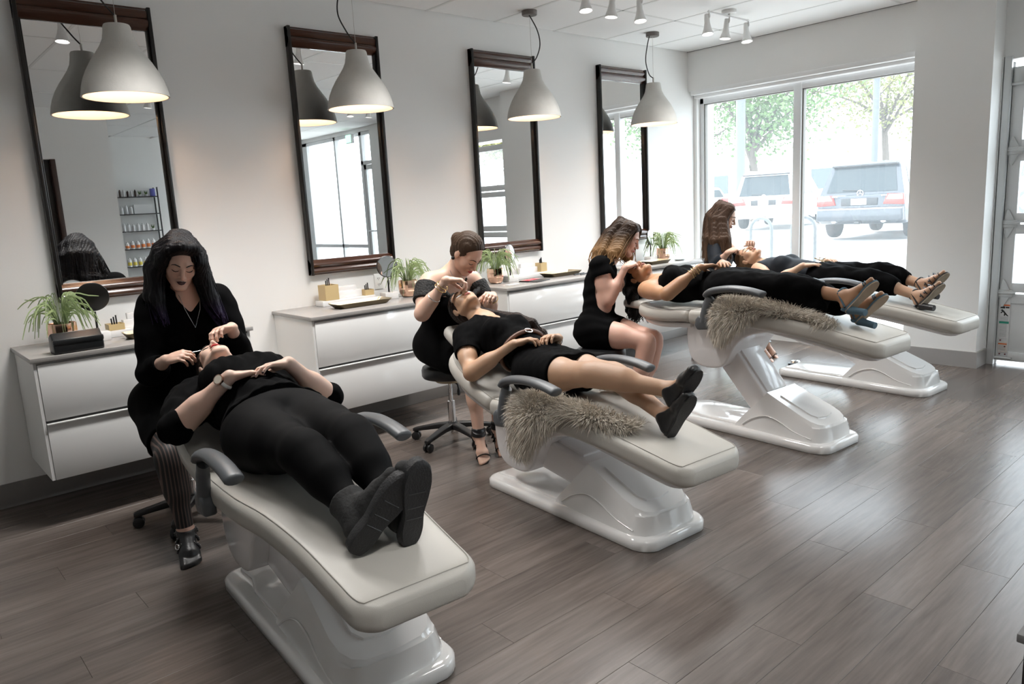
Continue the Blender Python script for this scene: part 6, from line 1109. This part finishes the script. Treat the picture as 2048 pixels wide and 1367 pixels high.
# ================================================================== things on the countertops
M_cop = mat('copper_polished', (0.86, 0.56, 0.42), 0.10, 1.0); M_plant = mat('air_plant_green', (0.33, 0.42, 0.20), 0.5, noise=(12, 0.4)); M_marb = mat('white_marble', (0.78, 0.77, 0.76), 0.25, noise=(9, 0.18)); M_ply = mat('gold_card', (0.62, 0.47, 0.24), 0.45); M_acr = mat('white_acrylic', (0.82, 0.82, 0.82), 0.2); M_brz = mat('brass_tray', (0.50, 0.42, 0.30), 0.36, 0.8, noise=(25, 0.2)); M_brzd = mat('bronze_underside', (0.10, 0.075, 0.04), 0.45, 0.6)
ZT = 0.885
def xat(px, py, Y): return aty(px, py, Y).x
def pot(x, y, label, seed, n=95, sc=1.0):
    t = thing('potted_plant', label, 'plant', (x, y, ZT), 0.3, 'copper pots of spider plant'); secs = []
    for z, r in ((0.0, 0.040), (0.006, 0.052), (0.03, 0.066), (0.06, 0.0715), (0.11, 0.072), (0.122, 0.0715), (0.122, 0.066), (0.10, 0.064), (0.095, 0.01)):
        secs.append([(r*math.cos(math.radians(60*k+a))*(1.0 if a else 1.0), r*math.sin(math.radians(60*k+a)), z) for k in range(6) for a in (-22, 22)])
    link('pot', loft_me(secs, 'pot', 25), M_cop, t); link('soil', lathe_me([(0, 0.096), (0.06, 0.096), (0.06, 0.10), (0, 0.104)], 16), mat('soil', (0.03, 0.022, 0.015), 0.9), t)
    R = random.Random(seed); bm = bmesh.new()
    for k in range(n):
        a = R.uniform(0, 6.283); l = R.uniform(0.10, 0.20)*sc; up = R.uniform(0.03, 0.15)*sc; dr = R.uniform(0.0, 0.16)*sc; dx, dy = math.cos(a), math.sin(a)
        pts = catmull([(dx*0.02, dy*0.02, 0.10), (dx*l*0.35, dy*l*0.35, 0.12+up), (dx*l*0.75, dy*l*0.75, 0.125+up*0.9), (dx*l, dy*l, max(0.015, 0.12+up-dr))], 4); m = len(pts)
        tube_bm(pts, [0.0031*math.sin(math.pi*(0.15+0.85*(1-i/(m-1)))/1.1)+0.0006 for i in range(m)], 5, bm, 0.35, (-dy, dx, 0.01))
    link('leaves', to_mesh(bm, 'leaves', 70), M_plant, t); return t
def vanity_mirror(x, y, face_dir, label, z=1.105, r=0.075):
    t = thing('makeup_mirror', label, 'mirror', (x, y, ZT), 0, 'round makeup mirrors'); box('marble_base', -0.055, 0.055, -0.04, 0.04, 0, 0.05, M_marb, t, 0.003); tube('post', [(0, 0, 0.05), (0, 0, z-ZT-r)], 0.006, M_fr_side, t)
    f = Vector(face_dir).normalized(); q = f.to_track_quat('Z', 'Y').to_matrix().to_4x4(); d = link('mirror_frame', lathe_me([(0, -0.006), (r*0.93, -0.006), (r, -0.003), (r, 0.005), (r*0.95, 0.007), (r*0.94, 0.004), (0, 0.004)], 40), M_fr_side, t); d.matrix_local = Matrix.Translation((0, 0, z-ZT)) @ q
    link('mirror_glass', lathe_me([(0, 0.0042), (r*0.94, 0.0042), (r*0.94, 0.0052), (0, 0.0052)], 40), M_mir, d); return t
def tray(x0, x1, y, w, label):
    L = (x1-x0)/2; t = thing('brass_tray', label, 'tray', ((x0+x1)/2, y, ZT), 0, 'brass trays'); o = []
    for z, g in ((0.0, 0.80), (0.004, 0.84), (0.032, 1.0), (0.034, 0.995), (0.008, 0.83)): o.append([(a*1.0, b, z) for a, b in rrect(L*g, w*g, 0.02, 4)])
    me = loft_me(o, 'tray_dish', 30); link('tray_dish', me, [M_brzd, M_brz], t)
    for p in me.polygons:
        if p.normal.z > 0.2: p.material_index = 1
    return t
def organiser(x, y, label, w=0.36):
    t = thing('desk_organiser', label, 'organiser', (x, y, ZT), 0, 'white organisers'); box('base_tier', -w/2, w/2, -0.055, 0.055, 0, 0.038, M_acr, t, 0.003); box('middle_tier', -w*0.18, w*0.32, 0.0, 0.05, 0.038, 0.085, M_acr, t, 0.003); box('back_tier', -w*0.10, w*0.25, 0.022, 0.054, 0.085, 0.12, M_acr, t, 0.003); return t
def card_box(x, y, z, s, label, pens=True, h=None):
    h = h or s*1.0; t = thing('gold_box', label, 'box', (x, y, z), 0, 'gold card boxes'); me = loft_me([[(a, b, zz) for a, b in rrect(s/2*g, s/2*g, 0.002, 1)] for zz, g in ((0, 1), (h, 1), (h, 0.9), (0.01, 0.9))], 'box_wall', 20); link('box_wall', me, M_ply, t)
    if pens:
        bm = bmesh.new()
        for k in range(3): tube_bm([(-0.012+0.012*k, 0, 0.012), (-0.015+0.014*k, 0.004*k, h+0.03+0.008*k)], 0.0042, 8, bm)
        link('brushes', to_mesh(bm, 'brushes', 50), M_lthr, t)
    return t
# nearest vanity
pot(0.80, 4.62, 'arching spider plant in a faceted copper pot on the nearest vanity', 1)
vanity_mirror(0.965, 4.60, (0.25, 0.9, 0.25), 'round makeup mirror turned backwards, black back showing, on the nearest vanity', 1.13, 0.082)
cl = thing('clutch_bag', 'black clutch case lying at the front of the nearest vanity', 'clutch', (0.805, 4.335, ZT), 0.02)
link('case', to_mesh(prism_bm([(-0.05, 0.0), (0.05, 0.0), (0.055, 0.02), (0.05, 0.085), (0.0, 0.105), (-0.052, 0.06), (-0.055, 0.015)], 'x', -0.115, 0.115, 0.008, 3), 'case', 40), M_vinyl, cl); box('flap', -0.117, 0.117, -0.058, -0.035, 0.045, 0.075, M_vinyl, cl, 0.008)
organiser(1.19, 4.70, 'white stepped organiser behind the black-haired stylist'); card_box(1.075, 4.69, ZT+0.039, 0.085, 'small gold box with lash bottles on the nearest organiser', True, 0.035)
tray(1.07, 1.33, 4.50, 0.07, 'brass leaf dish half hidden behind the black-haired stylist')
# second vanity
xo = 2.56; organiser(xo+0.03, 4.735, 'white stepped organiser under the second mirror', 0.42); card_box(2.46, 4.735, ZT+0.039, 0.105, 'gold cube box with black brushes on the second vanity'); card_box(2.765, 4.735, ZT+0.039, 0.075, 'low gold box with small bottles on the second vanity', True, 0.04)
tray(2.36, 2.78, 4.50, 0.085, 'long brass tray at the front of the second vanity')
vanity_mirror(2.885, 4.63, (-0.25, -0.95, 0.12), 'round makeup mirror reflecting an arm on the second vanity', 1.12, 0.078); pot(3.04, 4.61, 'spider plant in a copper pot on the second vanity', 2)
tag(box('card_stack', 3.00, 3.10, 4.42, 4.48, ZT, ZT+0.006, M_acr), 'thin stack of white cards at the edge of the second vanity', 'cards')
# third vanity
pot(3.93, 4.66, 'spider plant in a copper pot on the third vanity, beside the brown bun', 3); vanity_mirror(4.085, 4.65, (0.27, -0.96, 0.05), 'round makeup mirror beside the third spider plant', 1.115, 0.078)
organiser(4.36, 4.75, 'white organiser under the third mirror', 0.42); card_box(4.533, 4.745, ZT+0.039, 0.075, 'gold box with black pens on the third vanity')
tray(4.42, 4.80, 4.58, 0.085, 'brass tray on the third vanity next to the palette'); tag(box('card', 3.86, 3.98, 4.42, 4.47, ZT, ZT+0.003, M_acr), 'single white card on the third vanity', 'card')
pl = thing('makeup_palette', 'open black makeup palette with red and pink pans', 'palette', (4.17, 4.50, ZT), 0.25)
box('tray_base', -0.10, 0.10, -0.05, 0.05, 0, 0.010, M_vinyl, pl, 0.003); box('lid', -0.10, 0.10, -0.13, -0.052, 0.0, 0.008, M_vinyl, pl, 0.003)
for k in range(4):
    for j in range(2): box('pan', -0.088+0.045*k, -0.05+0.045*k, -0.042+0.043*j, -0.004+0.043*j, 0.009, 0.0115, [mat('pan_red', (0.55, 0.03, 0.05), 0.5), mat('pan_pink', (0.62, 0.20, 0.22), 0.5)][(k+j) % 2], pl)
for i, (x, y) in enumerate(((4.70, 4.46), (4.76, 4.47), (4.74, 4.42))): tag(tube('lash_tool', [(x-0.05, y, ZT+0.006), (x+0.05, y+0.02, ZT+0.006)], 0.005, M_lthr), ('leftmost', 'rightmost', 'foremost')[i] + ' black lash applicator at the right end of the third vanity', 'lash tool', 'lash applicators')
# fourth vanity
pot(6.12, 4.62, 'spider plant in a copper pot on the farthest vanity, against the window light', 4); vanity_mirror(5.97, 4.66, (0.2, -0.95, 0.06), 'round makeup mirror on the farthest vanity', 1.125, 0.078)
tray(5.62, 5.94, 4.46, 0.08, 'brass tray on the farthest vanity'); organiser(5.55, 4.74, 'white organiser on the farthest vanity', 0.3); card_box(5.448, 4.735, ZT+0.039, 0.085, 'gold box on the farthest vanity')
tag(link('small_dish', lathe_me([(0, 0), (0.04, 0), (0.055, 0.012), (0.052, 0.013), (0.038, 0.004), (0, 0.004)], 24), mat('dish_grey', (0.5, 0.55, 0.56), 0.3), None, (6.16, 4.45, ZT)), 'small pale dish on the farthest vanity', 'dish')
# ================================================================== behind the camera: product shelf, seen in the nearest mirror
sh = thing('product_shelf', 'black metal product shelf on the back wall, seen in the nearest mirror', 'shelf', (3.53, -4.43, 0))
for z in (0.82, 1.12, 1.42, 1.71, 2.0): box('shelf_board', 0, 0.63, 0, 0.22, z-0.015, z, M_fr_side, sh)
for x, y in ((0.61, 0.21), (0.61, 0.01)): box('post', x, x+0.02, y-0.01, y+0.01, 0, 2.15, M_fr_side, sh)
P_w = mat('bottle_white', (0.8, 0.8, 0.8), 0.35); P_o = mat('bottle_orange', (0.8, 0.25, 0.08), 0.4); P_y = mat('bottle_yellow', (0.85, 0.7, 0.12), 0.4); P_b = mat('bottle_dark', (0.06, 0.03, 0.02), 0.3); P_bl = mat('bottle_blue', (0.12, 0.13, 0.45), 0.4)
bl = {}
def bottle(x, z, r, h, m, band, lab):
    t = thing('product_bottle', lab, 'bottle', (3.53+x, -4.32, z), 0, 'bottles on the product shelf'); link('bottle_body', lathe_me([(0, 0), (r, 0), (r, h*0.8), (r*0.6, h*0.86), (r*0.5, h), (0, h)], 14), m, t)
    if band: link('label_band', lathe_me([(r*1.01, h*0.15), (r*1.02, h*0.16), (r*1.02, h*0.5), (r*1.01, h*0.51), (r*0.9, h*0.5), (r*0.9, h*0.16)], 14), band, t)
row_ = random.Random(2); ORD = ['first', 'second', 'third', 'fourth', 'fifth', 'sixth']
for k in range(5): bottle(0.05+0.06*k, 2.0, 0.018, 0.10+0.02*row_.random(), P_w if k % 2 else P_b, None, ORD[k]+' small pump bottle from the left on the top product shelf')
for k in range(3): bottle(0.04+0.075*k, 1.71, 0.026, 0.13+0.02*(k % 2), P_w, None, ORD[k]+' white bottle from the left on the second product shelf')
for k in range(6): bottle(0.04+0.075*k, 1.42, 0.025, 0.10+0.05*row_.random(), P_w, None, ORD[k]+' white bottle from the left on the middle product shelf')
for k in range(6): bottle(0.05+0.085*k, 1.12, 0.032, 0.11+0.05*row_.random(), P_w, P_o, ORD[k]+' white and orange jar from the left on the fourth product shelf')
for k in range(4): bottle(0.05+0.085*k, 0.82, 0.032, 0.15, P_w, P_y, ORD[k]+' white and yellow bottle from the left on the lowest product shelf')
tag(box('boxed_set', 3.53+0.25, 3.53+0.55, -4.40, -4.36, 1.71, 1.87, P_w), 'white boxed set standing on the second product shelf', 'box')
tag(box('blue_carton', 3.53+0.54, 3.53+0.61, -4.38, -4.30, 2.0, 2.13, P_bl, None, 0.004), 'blue carton at the right end of the top product shelf', 'carton')
for k, (x, z) in enumerate(((0.36, 2.0), (0.46, 2.0), (0.50, 1.42))):
    t = thing('succulent', 'small green succulent on the ' + ('top product shelf, next to the pump bottles', 'top product shelf, near the blue carton', 'middle product shelf')[k], 'plant', (3.53+x, -4.32, z), 0, 'succulents on the product shelf'); link('cup', lathe_me([(0, 0), (0.025, 0), (0.03, 0.035), (0, 0.035)], 12), P_w, t); bm = bmesh.new()
    for j in range(12): a = j*0.8; tube_bm([(0, 0, 0.03), (0.03*math.cos(a), 0.03*math.sin(a), 0.06+0.02*(j % 3))], [0.008, 0.002], 5, bm)
    link('leaves', to_mesh(bm, 'leaves'), M_leaf, t)
# dark cabinet corner at the right edge, close to the camera
dk = thing('reception_desk', 'dark brown desk corner cut by the right edge in the foreground', 'desk', (1.905, 0.436, 0), 0)
box('carcass', 0.005, 0.8, -0.8, -0.015, 0.0, 0.43, mat('desk_dark', (0.018, 0.014, 0.012), 0.45), dk, 0.004); box('desk_top', 0.0, 0.82, -0.82, 0.0, 0.43, 0.452, mat('desk_top_grey', (0.16, 0.16, 0.16), 0.35), dk, 0.003)
# foot control on the floor by the last chair
fc = thing('foot_control', 'small chrome and black foot control on the floor by the farthest chair', 'foot pedal', (6.07, 3.17, 0)); link('pedal_base', lathe_me([(0, 0), (0.06, 0), (0.062, 0.012), (0.05, 0.02), (0, 0.022)], 24), M_plast, fc); link('pedal_dome', lathe_me([(0, 0.02), (0.045, 0.02), (0.035, 0.036), (0, 0.042)], 24), M_chrome, fc)
stool((1.13, 3.87), 0.455, 0.3, 'black rolling stool under the long-haired stylist at the nearest chair')
stool((2.79, 3.83), 0.52, 0.9, 'black rolling stool with chrome column under the stylist in lace')
stool((3.93, 3.53), 0.475, -0.5236, 'black rolling stool beside the ombre-haired stylist')
stool((6.08, 3.95), 0.47, 0.2, 'black rolling stool under the stylist by the window')
